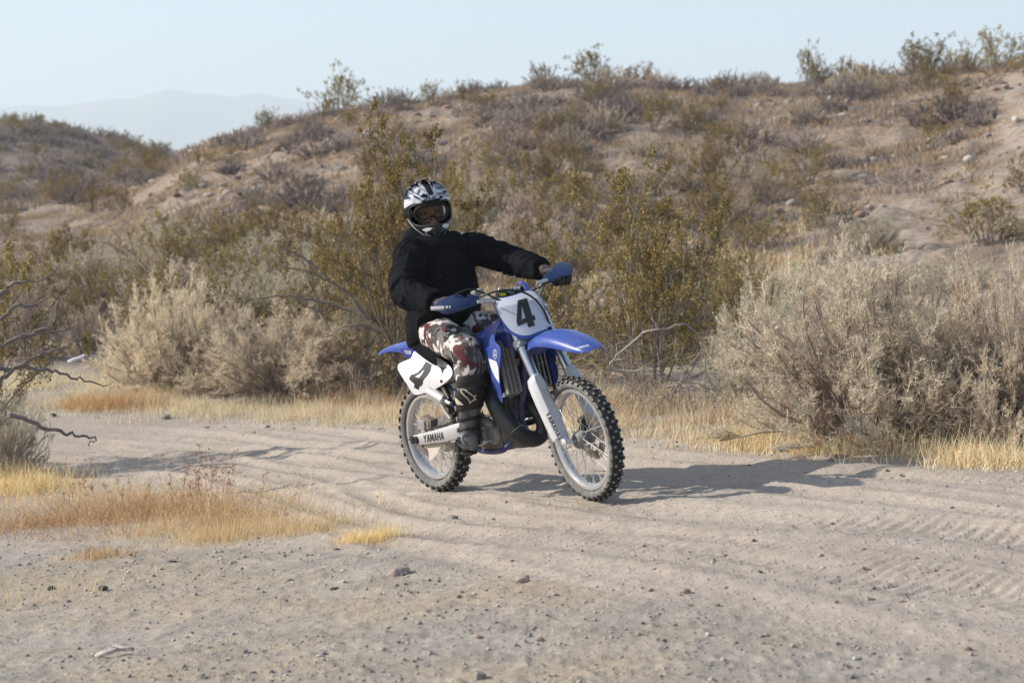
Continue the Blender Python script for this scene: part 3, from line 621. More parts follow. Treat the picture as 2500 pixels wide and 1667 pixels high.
# ------------------------------------------------------------------ dry grass
GRS = foliage_mat('dry_grass_blades', .35)
def blades(rng, X, Y, h, col, w=.004, lean=.35, nseg=2, alt=None, altp=.2):
    n = len(X); Z = hfun(X, Y) + rdetail(X, Y)[0] * (Y < 20) * (np.abs(X) < 8); hh = h * rng.uniform(.5, 1.15, n)
    d = norm(np.stack([rng.normal(0, lean, n), rng.normal(0, lean, n), np.ones(n)], 1)); P = np.zeros((n, nseg + 2, 3)); P[:, 0] = np.stack([X, Y, Z - .01], 1)
    for k in range(nseg + 1):
        P[:, k + 1] = P[:, k] + d * (hh / (nseg + 1))[:, None]; d = norm(d + rng.normal(0, lean * .5, (n, 3)) - [0, 0, .06])
    V, F = slivers(rng, P, w * rng.uniform(.7, 1.4, n)); return V, F, jit(rng, col, len(V), (nseg + 2) * 2, .16, alt, altp)
def grass_patch(name, pts, n, h, col, label, seed, w=.0045, clump=.09, per=26, alt=None, altp=.2, lean=.32, dens=None):
    """pts: polyline of (px, py, half-depth in m) in the photograph; tufts scattered about it on the terrain"""
    rng = np.random.RandomState(seed); A = np.array([[*g_at(x, y).xy, r] for x, y, r in pts]); seg = np.linalg.norm(np.diff(A[:, :2], axis=0), axis=1); cu = np.r_[0, np.cumsum(seg)]
    t = rng.uniform(0, cu[-1], n // per); cx = np.interp(t, cu, A[:, 0]); cy = np.interp(t, cu, A[:, 1]); rr = np.interp(t, cu, A[:, 2])
    tail = 1 + (rng.rand(len(t)) < .22) * rng.uniform(.6, 2.2, len(t)); cx = cx + rng.normal(0, .5, len(t)) * rr * .7 * tail; cy = cy + rng.normal(0, .5, len(t)) * rr * tail
    ok = fbm(cx * 2.3 + seed, cy * 2.3, 4, .8) > (.0 if abs(seed - 14) < 4.5 else -.03); cx, cy = cx[ok], cy[ok]; m = len(cx); X = np.repeat(cx, per) + rng.normal(0, clump, m * per); Y = np.repeat(cy, per) + rng.normal(0, clump, m * per)
    th = np.repeat(h * (.35 + rng.rand(m) ** 1.6 * 1.1) * (1 + .9 * fbm(cx * 2.2, cy * 2.2 + seed, 2)), per); V, F, C = blades(rng, X, Y, th, col, w, lean, alt=alt, altp=altp)
    o = link(name, mesh_np(name, V, F, C, mats=[GRS])); tag(o, label, 'grass', None, 'stuff'); return o
GOLD = (.78, .60, .34); PALE = (.80, .69, .50); ORG = (.50, .31, .165); STRAW = (.82, .68, .45)
grass_patch('dry_grass', [(400, 1000, .5), (560, 1005, .55), (700, 1012, .5), (850, 1020, .4), (980, 1030, .3)], 17000, .12, STRAW, 'golden dry grass fringe along the track left of the bike', 1, alt=PALE, altp=.4)
grass_patch('dry_grass', [(960, 1010, .3), (1200, 1030, .4), (1480, 1045, .35), (1600, 1058, .35), (1760, 1075, .25), (1850, 1085, .2)], 16000, .13, STRAW, 'golden dry grass fringe behind the bike', 2, alt=ORG, altp=.25)
grass_patch('dry_grass', [(1850, 1092, .15), (2020, 1100, .2), (2200, 1112, .25), (2330, 1125, .3), (2520, 1140, .4)], 12000, .13, STRAW, 'golden dry grass at the foot of the largest sagebrush', 3, alt=ORG, altp=.3)
grass_patch('dry_grass', [(40, 930, .9), (150, 940, 1.1), (280, 950, 1.0), (420, 975, .6)], 20000, .11, STRAW, 'golden grass clearing on the far side of the track at the left', 4, alt=PALE, altp=.3)
grass_patch('dry_grass', [(180, 992, .25), (300, 985, .3), (380, 990, .3)], 6000, .12, ORG, 'rusty dry weeds beside the track at the left', 5)
grass_patch('dry_grass', [(1400, 985, .8), (1500, 1000, .8), (1620, 1010, .7), (1780, 1030, .5)], 11000, .20, (.50, .36, .23), 'rusty dry weeds under the dead branches', 6, alt=PALE, altp=.3)
grass_patch('dry_grass', [(700, 985, .4), (850, 985, .5), (960, 985, .5)], 9000, .2, ORG, 'rusty dry weeds between the sagebrush and the rear wheel', 7, alt=PALE, altp=.4)
grass_patch('dry_grass', [(1880, 690, 1.0), (1980, 660, 1.0), (2060, 640, 1.0)], 3500, .13, PALE, 'golden grass beside the sandy path up the hill', 8, w=.014, clump=.3)
grass_patch('dry_grass', [(1400, 640, 4), (1600, 690, 3), (1800, 700, 3)], 5000, .25, GOLD, 'golden grass between the far brush', 9, w=.014, clump=.3)
# foreground left
grass_patch('dry_grass', [(-40, 1215, .45), (60, 1205, .4), (150, 1195, .35)], 7000, .15, GOLD, 'yellow dry grass around the pale rock at the left edge', 10, w=.0035, clump=.16, per=14, alt=ORG, altp=.3)
grass_patch('dry_weeds', [(-40, 1310, .25), (100, 1290, .35), (220, 1272, .45), (350, 1262, .5), (480, 1265, .45), (600, 1290, .30)], 12000, .16, ORG, 'rusty tangled dry weeds in the left foreground', 11, w=.003, lean=.8, clump=.13, per=16, alt=GOLD, altp=.25)
grass_patch('dry_grass', [(380, 1300, .15), (560, 1318, .18), (680, 1300, .22), (760, 1290, .15), (800, 1288, .08)], 8000, .11, GOLD, 'yellow dry grass fringe below the rusty weeds', 12, w=.003, clump=.13, per=12)
grass_patch('dry_grass', [(860, 1322, .05), (905, 1318, .07), (935, 1318, .04)], 2400, .085, GOLD, 'single tuft of yellow grass on the near verge', 13, w=.0028, clump=.05)
grass_patch('dry_grass', [(950, 1325, .05), (1040, 1345, .05), (1090, 1350, .04)], 900, .035, GOLD, 'low yellow stubble on the near verge', 14, w=.0028, clump=.05)
grass_patch('dry_grass', [(130, 1366, .05), (240, 1362, .08), (330, 1356, .05)], 2600, .055, GOLD, 'small yellow and rust tuft on the gravel', 15, w=.0026, alt=ORG, altp=.5, clump=.05)
grass_patch('dry_grass', [(-60, 1500, .22), (30, 1495, .2), (110, 1495, .14), (190, 1500, .06)], 5500, .11, GOLD, 'blurred yellow grass clump at the left edge of the foreground', 16, w=.003, clump=.11, per=12)
grass_patch('dry_weeds', [(60, 1245, .55), (250, 1225, .6), (450, 1235, .55), (620, 1262, .45), (740, 1285, .3)], 9000, .15, (.60, .42, .24), 'straggly straw and rust weeds behind the tangled ones in the left foreground', 17, w=.003, lean=.6, clump=.2, per=8, alt=GOLD, altp=.4)
def stubble():
    rng = np.random.RandomState(31); n = 2600; P = []
    while len(P) < 230:
        px, py = rng.uniform(0, 1500), rng.uniform(1380, 1667)
        if vnoise(px / 140, py / 60) > .56: g_ = g_at(px, py); P.append((g_.x, g_.y))
    P = np.array(P); k = 9; X = np.repeat(P[:, 0], k) + rng.normal(0, .02, len(P) * k); Y = np.repeat(P[:, 1], k) + rng.normal(0, .02, len(P) * k)
    V, F, C = blades(rng, X, Y, .03, GOLD, .0022, .5, 1); tag(link('grass_stubble', mesh_np('grass_stubble', V, F, C, mats=[GRS])), 'tiny yellow grass sprouts scattered over the foreground gravel', 'grass', None, 'stuff')
stubble()
# dried flower heads on thin stems, left foreground
def seedheads():
    rng = np.random.RandomState(12); n = 46; px = np.concatenate([rng.normal(520, 42, 34), rng.uniform(160, 420, 12)]); X = []; Y = []
    for p in px: g_ = g_at(p, 1262 + rng.uniform(-14, 14)); X.append(g_.x); Y.append(g_.y)
    X = np.array(X); Y = np.array(Y); Z = hfun(X, Y); base = np.stack([X, Y, Z], 1); L = np.where(np.arange(n) < 34, rng.uniform(.22, .42, n), rng.uniform(.12, .24, n))
    P0 = polylines(rng, base, rng.normal(0, .12, (n, 3)) + [0, 0, 1], L, 6, .07); b, d, l = children(rng, P0, 4, .5, .95, .4, (.2, .35)); P1 = polylines(rng, b, d, l, 3, .1, .15)
    V, F = slivers(rng, P0, .0030); V1, F1 = slivers(rng, P1, .0022); H = np.concatenate([P0[:, -1], P1[:, -1]]); Cn = np.repeat(H, 7, 0) + rng.normal(0, .0045, (len(H) * 7, 3)); V2, F2 = leaves(rng, Cn, .0075, 1.2)
    V, F, C = joinp([(V, F, (.44, .27, .14)), (V1, F1, (.44, .27, .14)), (V2, F2, jit(rng, (.40, .22, .10), len(V2), 4, .25))])
    tag(link('dried_flowers', mesh_np('dried_flowers', V, F, C, mats=[FOL])), 'thin stems with small brown dried flower heads in the left foreground', 'dried flowers', None, 'stuff')
seedheads()
# low ground cover of the hills
def hill_cover():
    rng = np.random.RandomState(77); n = 19000; px = np.where(rng.rand(n) < .74, rng.uniform(-300, 2800, n), rng.uniform(-2200, 4200, n)); r = np.sqrt(rng.uniform(24 ** 2, 95 ** 2, n)); a = (px - 1250) / FPX; y = r / np.sqrt(1 + a * a); x = a * y
    k = (fbm(x * .3, y * .3, 3) > -.12) & ~(np.abs(x - np.interp(y, [20, 34, 40, 48, 56, 64], [7.4, 9.2, 10.6, 12.6, 15.0, 17.6])) < 1.6); x, y = x[k], y[k]; m = len(x); per = 22
    X = np.repeat(x, per) + rng.normal(0, .16, m * per); Y = np.repeat(y, per) + rng.normal(0, .16, m * per); Z = hfun(X, Y); hh = np.repeat(rng.uniform(.06, .2, m), per)
    P = polylines(rng, np.stack([X, Y, Z], 1), rng.normal(0, .5, (m * per, 3)) + [0, 0, 1], hh, 1, .2); V, F = slivers(rng, P, .026)
    cc = np.where((rng.rand(m) < .45)[:, None], np.array(GOLD)[None] * [.60, .57, .58], np.array([[.33, .27, .24]])) * rng.uniform(.7, 1.2, (m, 1)); C = np.repeat(np.repeat(cc, per, 0), 4, 0)
    tag(link('ground_cover', mesh_np('ground_cover', V, F, C, mats=[GRS])), 'dry tufts and ground cover over the hillsides', 'ground cover', None, 'stuff')
hill_cover()

def left_cover():
    rng = np.random.RandomState(78); n = 5200; px = np.where(rng.rand(n) < .7, rng.uniform(-500, 760, n), rng.uniform(-2400, -500, n)); r = np.sqrt(rng.uniform(75 ** 2, 176 ** 2, n)); a = (px - 1250) / FPX; y = r / np.sqrt(1 + a * a); x = a * y; per = 12
    X = np.repeat(x, per) + rng.normal(0, .3, n * per); Y = np.repeat(y, per) + rng.normal(0, .3, n * per); hh = np.repeat(rng.uniform(.15, .42, n), per)
    P = polylines(rng, np.stack([X, Y, hfun(X, Y)], 1), rng.normal(0, .55, (n * per, 3)) + [0, 0, 1], hh, 1, .2); V, F = slivers(rng, P, .10)
    cc = np.where((rng.rand(n) < .3)[:, None], np.array([[.46, .34, .23]]), np.array([[.30, .25, .225]])) * rng.uniform(.7, 1.2, (n, 1)); C = np.repeat(np.repeat(cc, per, 0), 4, 0)
    tag(link('ground_cover', mesh_np('far_cover', V, F, C, mats=[GRS])), 'low brown brush covering the far hill at the left', 'ground cover', None, 'stuff')
left_cover()

# ------------------------------------------------------------------ stones
def stone_mesh(name, seed, sub=2, flat=.6):
    bm = bmesh.new(); bmesh.ops.create_icosphere(bm, subdivisions=sub, radius=.5); rn = random.Random(seed); o3 = Vector((rn.uniform(0, 50), seed, 0))
    for _ in range(7):   # chip flat facets off
        nrm = Vector((rn.gauss(0, 1), rn.gauss(0, 1), rn.gauss(0, .8))).normalized(); dd = rn.uniform(.27, .40)
        for v in bm.verts:
            e_ = v.co.dot(nrm) - dd
            if e_ > 0: v.co -= nrm * e_ * .92
    for v in bm.verts:
        v.co += v.co.normalized() * mnoise.noise(v.co * 5 + o3) * .05; v.co.z = v.co.z * flat + .12
    me = bpy.data.meshes.new(name); bm.to_mesh(me); bm.free(); return me
STM = [stone_mesh('stone_%d' % i, i, 3 if i < 4 else 2, .5 + .06 * (i % 4)) for i in range(7)]
def stone_mat(name, c1, c2):
    q = NT(name); c = q.coord(); oi = q.n('ShaderNodeObjectInfo'); n1 = q.noise(c, 3.5, 6, .65); n2 = q.noise(c, 18, 3, .6)
    col = q.mix(q.ramp(n1, [(.35, 0.), (.65, 1.)]), c1, c2); col = q.mix(q.math('MULTIPLY', q.ramp(n2, [(.4, 0.), (.7, 1.)]), .35), col, DUST)
    return q.set(col=col, rough=.92, spec=.2, normal=q.bump(n2, .5, .05))
ST_G = stone_mat('grey_stone', (.25, .24, .225), (.36, .34, .32)); ST_P = stone_mat('pink_stone', (.38, .28, .25), (.50, .40, .37)); ST_D = stone_mat('dark_basalt', (.045, .043, .045), (.12, .11, .11)); ST_B = stone_mat('brown_stone', (.22, .15, .12), (.33, .24, .19)); ST_W = stone_mat('pale_stone', (.45, .43, .41), (.6, .57, .53))
def stone(px, py, wpx, mat, label=None, group=None, hk=.6, v=None, rz=None, name='rock'):
    p = g_at(px, py); s = size_at(p, wpx); base = STM[RG.randrange(7) if v is None else v]; key = base.name + mat.name
    me = bpy.data.meshes.get(key)
    if me is None: me = base.copy(); me.name = key; me.materials.clear(); me.materials.append(mat)
    o = link(name, me); z = gz(p.x, p.y) if p.y < 20 else p.z; o.location = (p.x, p.y, z - .05 * s); o.scale = (s, s * .8, s * hk / .6); o.rotation_euler = (RG.uniform(-.15, .15), RG.uniform(-.15, .15), RG.uniform(-.5, .5) if rz is None else rz)
    tag(o, label, 'rock', group); return o
for a in [
 (975, 1402, 68, ST_P, 'flat topped pinkish stone on the foreground gravel, the largest there', .5, 1), (1277, 1426, 44, ST_P, 'rounded pink stone right of the flat topped one', .62, 0),
 (1106, 1264, 30, ST_G, 'pointed grey stone on the track below the bike', .8, 2), (1170, 1663, 36, ST_G, 'pointed grey stone at the bottom edge of the photo', .9, 2),
 (1672, 1448, 32, ST_P, 'low wedge shaped pale stone on the near verge', .5, 3), (2122, 1464, 30, ST_G, 'grey pyramid shaped stone on the track at the right', .7, 2),
 (2043, 1480, 13, ST_B, 'small brown stone left of the grey pyramid stone', .9, 0), (1320, 1570, 24, ST_B, 'brown stone low in the foreground right of centre', .8, 4),
 (1170, 1566, 22, ST_B, 'brown stone low in the foreground left of the other', .7, 5), (2365, 1596, 22, ST_B, 'dark brown stone at the lower right', .6, 6), (2204, 1470, 36, ST_B, 'flat brown stone right of the pyramid stone', .35, 1),
 (406, 1024, 26, ST_G, 'pale grey rounded stone at the far track edge on the left', .8, 0), (130, 1016, 18, ST_D, 'dark stone at the far track edge near the left side', .6, 4), (652, 1042, 17, ST_G, 'grey stone at the track edge left of the rear wheel', .7, 2),
 (502, 1042, 20, ST_G, 'small grey stone among gravel at the far track edge', .6, 5), (2052, 1117, 52, ST_B, 'flat reddish brown rock where the shadow reaches the grass', .35, 1), (2028, 1128, 18, ST_G, 'small grey stone in front of the flat reddish rock', .7, 3),
 (2232, 1326, 26, ST_W, 'pale flat chip of stone on the track at the right', .3, 1), (252, 1445, 28, ST_D, 'dark stone in the left foreground beside blurred grass', .7, 2), (125, 1442, 22, ST_D, 'dark stone between the weeds and the blurred grass clump', .7, 3),
 (420, 1375, 26, ST_D, 'dark flat stone on the gravel under the rusty weeds', .35, 4), (706, 1422, 22, ST_G, 'bluish grey stone on the foreground gravel', .6, 5), (820, 1442, 34, ST_D, 'thin dark flat stone on the foreground gravel', .25, 6),
 (820, 1345, 20, ST_B, 'brown lump beside the single grass tuft', .6, 5), (1590, 1449, 16, ST_B, 'small brown stone left of the wedge shaped one', .8, 0), (1750, 1480, 18, ST_G, 'grey pebble below the wedge shaped stone', .7, 5),
 (2398, 1478, 14, ST_B, 'small brown pebble near the right edge of the track', .7, 4), (620, 1060, 14, ST_G, 'small grey stone in the gravel left of the rear wheel', .6, 6)]:
    stone(*a[:4], label=a[4], group='stones on and beside the track', hk=a[5], v=a[6])
p = stone(40, 1150, 118, ST_W, 'large pale grey rock at the left edge under the dry shrub', hk=.62, v=0)
for a in [(685, 412, 52, ST_D, 'dark basalt rock on the left shoulder of the hill, leftmost of two', .5), (752, 397, 36, ST_D, 'dark basalt rock on the left shoulder, second of two', .45), (815, 384, 20, ST_W, 'pale rock right of the dark pair on the shoulder', 1.0),
          (672, 368, 19, ST_B, 'reddish rock above the dark pair on the shoulder', .9), (853, 420, 18, ST_D, 'small dark rock below the pale one on the shoulder', .7), (2061, 277, 24, ST_D, 'round black boulder on the right hill', .95), (2098, 270, 26, ST_G, 'grey rock right of the round black boulder', .4),
          (1515, 372, 20, ST_D, 'black rock on the slope right of the three creosotes', .7), (1437, 365, 26, ST_D, 'dark flat rock on the slope right of the helmet', .5), (1485, 430, 26, ST_D, 'dark rock under the upper slope sagebrush', .4), (1675, 508, 28, ST_D, 'dark rock at the hill foot below the large brown creosote', .45),
          (2427, 290, 16, ST_D, 'black rock at the top of the bare trail', 1.0), (2380, 560, 20, ST_D, 'dark rock low on the bare trail', .5), (2255, 396, 24, ST_D, 'dark rock at the left lip of the bare trail', .4)]:
    stone(*a[:4], label=a[4], group='rocks on the hills', hk=a[5])
n = 0
while n < 190:
    px, py = RG.uniform(560, 2500), RG.uniform(215, 620)
    if n % 3 == 0: px, py = RG.uniform(600, 1000), RG.uniform(320, 450)
    if n % 3 == 1: px, py = RG.gauss(2230, 90), RG.gauss(400, 70)
    p = g_at(px, py)
    if not (22 < p.y < 85): continue
    stone(px, py, RG.uniform(5, 15), RG.choice([ST_D, ST_D, ST_G, ST_B, ST_P, ST_G]), 'small stone among the rubble on the right hillside', 'hillside rubble stones', RG.uniform(.4, .8)); n += 1
def gravel():
    rng = np.random.RandomState(21); n = 34000; r = np.exp(rng.uniform(np.log(5.6), np.log(21), n)); a = rng.uniform(-.30, .30, n); x = r * np.sin(a); y = r * np.cos(a)
    dz, on = rdetail(x, y); v = (np.interp(x, _fx, FE) - y); k = (rng.rand(n) < (1 - .80 * on) * (.05 + 1.25 * sst(.25, .9, vnoise(x * 1.3, y * 1.3) * .6 + vnoise(x * 4.3, y * 4.3) * .4))) | ((np.abs(v) < .5) & (rng.rand(n) < .8)); x, y, dz = x[k], y[k], dz[k]; n = len(x)
    bm = bmesh.new(); bmesh.ops.create_icosphere(bm, subdivisions=1, radius=.5); B = np.array([v.co for v in bm.verts]); bm.faces.ensure_lookup_table(); F0 = np.array([[v.index for v in f.verts] for f in bm.faces]); bm.free()
    s = .0035 + .018 * rng.rand(n) ** 6; sc = s[:, None] * rng.uniform(.6, 1.3, (n, 3)) * [1.2, 1.2, .75]; an = rng.uniform(0, 2 * pi, n); c, sn = np.cos(an), np.sin(an)
    L = B[None] * (1 + rng.uniform(-.22, .22, (n, 12, 1))) * sc[:, None]; X = L[..., 0] * c[:, None] - L[..., 1] * sn[:, None] + x[:, None]; Y = L[..., 0] * sn[:, None] + L[..., 1] * c[:, None] + y[:, None]; Z = L[..., 2] + (hfun(x, y) + dz)[:, None] + (s * .18)[:, None]
    V = np.stack([X, Y, Z], -1).reshape(-1, 3); F = (np.arange(n)[:, None, None] * 12 + F0[None]).reshape(-1, 3)
    pal = np.array([(.26, .25, .24), (.34, .32, .30), (.19, .17, .165), (.36, .28, .24), (.26, .20, .16), (.42, .39, .36)]); C = np.repeat(pal[rng.choice(6, n, p=[.25, .22, .18, .13, .15, .07])] * rng.uniform(.8, 1.2, (n, 1)), 12, 0)
    tag(link('gravel', mesh_np('gravel', V, F, C, mats=[GRVM])), 'loose gravel strewn over the verges and the track', 'gravel', None, 'stuff')
q = NT('gravel_stones'); q.set(col=q.n('ShaderNodeAttribute', attribute_name='col').outputs['Color'], rough=.9, spec=.2); GRVM = q.m
gravel()
def hill_rubble():
    rng = np.random.RandomState(23); n = 9000; px = rng.uniform(350, 2750, n); r = rng.uniform(24, 84, n); a = (px - 1250) / FPX; y = r / np.sqrt(1 + a * a); x = a * y; k = fbm(x * .22 + 3, y * .22, 3) > -.03; x, y = x[k], y[k]; n = len(x)
    bm = bmesh.new(); bmesh.ops.create_icosphere(bm, subdivisions=1, radius=.5); B = np.array([v.co for v in bm.verts]); F0 = np.array([[v.index for v in f.verts] for f in bm.faces]); bm.free()
    s = .04 + .20 * rng.rand(n) ** 4; sc = s[:, None] * rng.uniform(.6, 1.3, (n, 3)) * [1.3, 1.1, .7]; L = B[None] * (1 + rng.uniform(-.25, .25, (n, 12, 1))) * sc[:, None]; P = L + np.stack([x, y, hfun(x, y) + .15 * s + (fbm(x * 1.1, y * 1.1, 4, .6) * .42 + fbm(x * 3.5, y * 3.5, 2) * .08) * sst(19, 26, np.hypot(x, y))], -1)[:, None]
    pal = np.array([(.12, .11, .11), (.24, .21, .19), (.34, .28, .24), (.42, .37, .33), (.28, .18, .14)]); C = np.repeat(pal[rng.choice(5, n)] * rng.uniform(.8, 1.2, (n, 1)), 12, 0)
    tag(link('hill_rubble', mesh_np('hill_rubble', P.reshape(-1, 3), (np.arange(n)[:, None, None] * 12 + F0[None]).reshape(-1, 3), C, mats=[GRVM])), 'loose rubble strewn over the right hillside', 'rubble', None, 'stuff')
hill_rubble()
# forked dead stick on the foreground gravel
def stick():
    e = link('dead_stick', None); p0 = g_at(300, 1600); e.location = (p0.x, p0.y, gz(p0.x, p0.y)); tag(e, 'bleached forked piece of wood lying on the foreground gravel', 'stick')
    k = (p0 - Vector((0, 0, CAMH))).length / FPX; m = dusty('bleached_wood', (.52, .47, .44), .9, dust=.1)
    for nm_, pts, r in (('branch', [(235, 1614), (255, 1600), (268, 1598), (285, 1592), (326, 1588)], .011), ('branch', [(262, 1600), (278, 1586), (300, 1583), (326, 1582)], .007)):
        P = np.array([[(x - 300) * k, 0.02 * math.sin(x), (1606 - y) * k * .8 + .004] for x, y in pts]); V, F = tubes(P[None], r, r * .7, 7); link(nm_, mesh_np('stick', V, F, smooth=True), e, m)
stick()
# pale bleached log in the clearing on the left
def log():
    p0 = g_at(188, 892); k = (p0 - Vector((0, 0, CAMH))).length / FPX; P = np.array([[-20 * k, 0, .03], [-8 * k, 0, .06], [8 * k, .02, .08], [22 * k, .05, .12]]); V, F = tubes(P[None], .030, .022, 6)
    bm = bmesh.new(); o = link('pale_log', mesh_np('pale_log', V, F, smooth=True), None, dusty('pale_log', (.72, .72, .74), .8, dust=.05)); o.location = p0; bm.free(); tag(o, 'white bleached log lying in the clearing at the left', 'log')
log()

# every scattered plant and stone is named by the landmark it grows beside, counted outward from it
LM = [((2061, 277), 'the round black boulder'), ((752, 397), 'the dark basalt rocks'), ((825, 240), 'the tall airy crest bush'), ((1452, 170), 'the wide airy crest bush'), ((1607, 190), 'the rounded crest bush'), ((1835, 200), 'the large tan crest bush'),
      ((2440, 130), 'the big green crest bush'), ((2010, 510), 'the green creosote by the path'), ((1726, 420), 'the large brown creosote'), ((1330, 430), 'the three slope creosotes'), ((1481, 285), 'the upper slope sagebrush'), ((2400, 440), 'the bare trail'),
      ((1050, 225), 'the thin crest bush above the helmet'), ((1975, 395), 'the creosote beside the bare slope'), ((505, 390), 'the shoulder creosotes'), ((378, 630), 'the pale rounded sagebrush'), ((520, 565), 'the three hill foot creosotes'), ((145, 610), 'the dark creosote mass'),
      ((2140, 560), 'the grey green path sagebrush'), ((2274, 315), 'the narrow trail side creosote'), ((960, 350), 'the helmet'), ((262, 480), 'the valley creosote pair'), ((30, 330), 'the far left summit'), ((180, 350), 'the middle of the far left crest'), ((330, 370), 'the far hill saddle'), ((60, 430), 'the left flank of the far hill'), ((230, 430), 'the hollow of the far hill'), ((700, 290), 'the tiny dark crest bush')]
ORD = 'first second third fourth fifth sixth seventh eighth ninth tenth eleventh twelfth thirteenth fourteenth fifteenth sixteenth seventeenth eighteenth nineteenth twentieth'.split(); TENS = ['', '', 'twenty', 'thirty', 'forty', 'fifty', 'sixty', 'seventy', 'eighty', 'ninety']
def ordw(i): return ORD[i] if i < 20 else TENS[(i + 1) // 10] + ('-' + ORD[(i + 1) % 10 - 1] if (i + 1) % 10 else '').replace('xyz', '')
bins = {}
for o in COL.objects:
    if o.get('group') in ('small grey shrubs on the right hill', 'tan brush on the right hill', 'brush at the foot of the slopes', 'shrubs on the far left hill', 'hillside rubble stones', 'bushes along the far left skyline'):
        x, y = px_of(*o.location); (lx, ly), nm_ = min(LM, key=lambda l: (l[0][0] - x) ** 2 + 2 * (l[0][1] - y) ** 2); dx, dy = x - lx, (y - ly) * 1.6
        rel = ('right of' if dx > 0 else 'left of') if abs(dx) > abs(dy) else ('below' if dy > 0 else 'above'); bins.setdefault((o['group'], nm_, rel), []).append((dx * dx + dy * dy, o))
WD = {'small grey shrubs on the right hill': 'small grey shrub', 'tan brush on the right hill': 'tan hillside brush', 'brush at the foot of the slopes': 'waist high brush', 'shrubs on the far left hill': 'dark far hill shrub', 'hillside rubble stones': 'small rubble stone', 'bushes along the far left skyline': 'skyline bush'}
for (g_, nm_, rel), L in bins.items():
    for i, (d_, o) in enumerate(sorted(L, key=lambda t: t[0])): o['label'] = '%s %s %s %s, counting outward' % (ordw(i), WD[g_], rel, nm_)
# ------------------------------------------------------------------ motocross bike
YAW, ROLL, BP, STEER = -0.9578354, 0.1344337, -0.0607048, -0.1139589
BT = Vector((-0.4076687, 12.3906944, 0.0)); RAKE = radians(27)
BR = (Matrix.Rotation(YAW, 3, 'Z') @ Matrix.Rotation(BP, 3, 'Y') @ Matrix.Rotation(ROLL, 3, 'X'))
BM = Matrix.Translation(BT) @ BR.to_4x4()
_ax = Vector((-sin(RAKE), 0, cos(RAKE))); _ap = Vector((1.592, 0, 0))
SM4 = Matrix.Translation(_ap) @ Matrix.Rotation(STEER, 4, _ax) @ Matrix.Translation(-_ap)
CAMB = BM.inverted() @ Vector((0, 0, CAMH)); BMI3 = BR.transposed(); SMI = SM4.inverted()
def rayb(px, py, st=False):
    o = CAMB.copy(); d = BMI3 @ Vector(ray(px, py))
    if st: o, d = SMI @ o, SMI.to_3x3() @ d
    return o, d
def U(px, py, x=None, y=None, z=None, st=False):
    """point of the bike (its own axes: x forward, y left, z up) seen at a point of the photograph, on a given plane"""
    o, d = rayb(px, py, st); i, t = (0, x) if x is not None else ((1, y) if y is not None else (2, z)); return o + d * ((t - o[i]) / d[i])
def Us(px, py, ax, f, st=False, g=0.):
    """same, on a curved sheet: coordinate ax = f(of the other two)"""
    t = g
    for _ in range(24):
        p = U(px, py, **{'xyz'[ax]: t}, st=st); a, b = [p[k] for k in range(3) if k != ax]; t = t + .6 * (max(g - .35, min(g + .35, f(a, b))) - t)
    return U(px, py, **{'xyz'[ax]: t}, st=st)
def crom(P, n):
    P = [Vector(p) for p in P]; out = []
    for i in range(len(P) - 1):
        p0 = P[i - 1] if i else P[0] * 2 - P[1]; p1, p2 = P[i], P[i + 1]; p3 = P[i + 2] if i + 2 < len(P) else P[-1] * 2 - P[-2]
        for k in range(n):
            t = k / n; out.append(.5 * (2 * p1 + (p2 - p0) * t + (2 * p0 - 5 * p1 + 4 * p2 - p3) * t * t + (3 * p1 - p0 - 3 * p2 + p3) * t ** 3))
    out.append(P[-1]); return out
def c1(v, n): return [x.x for x in crom([(a, 0, 0) for a in v], n)]
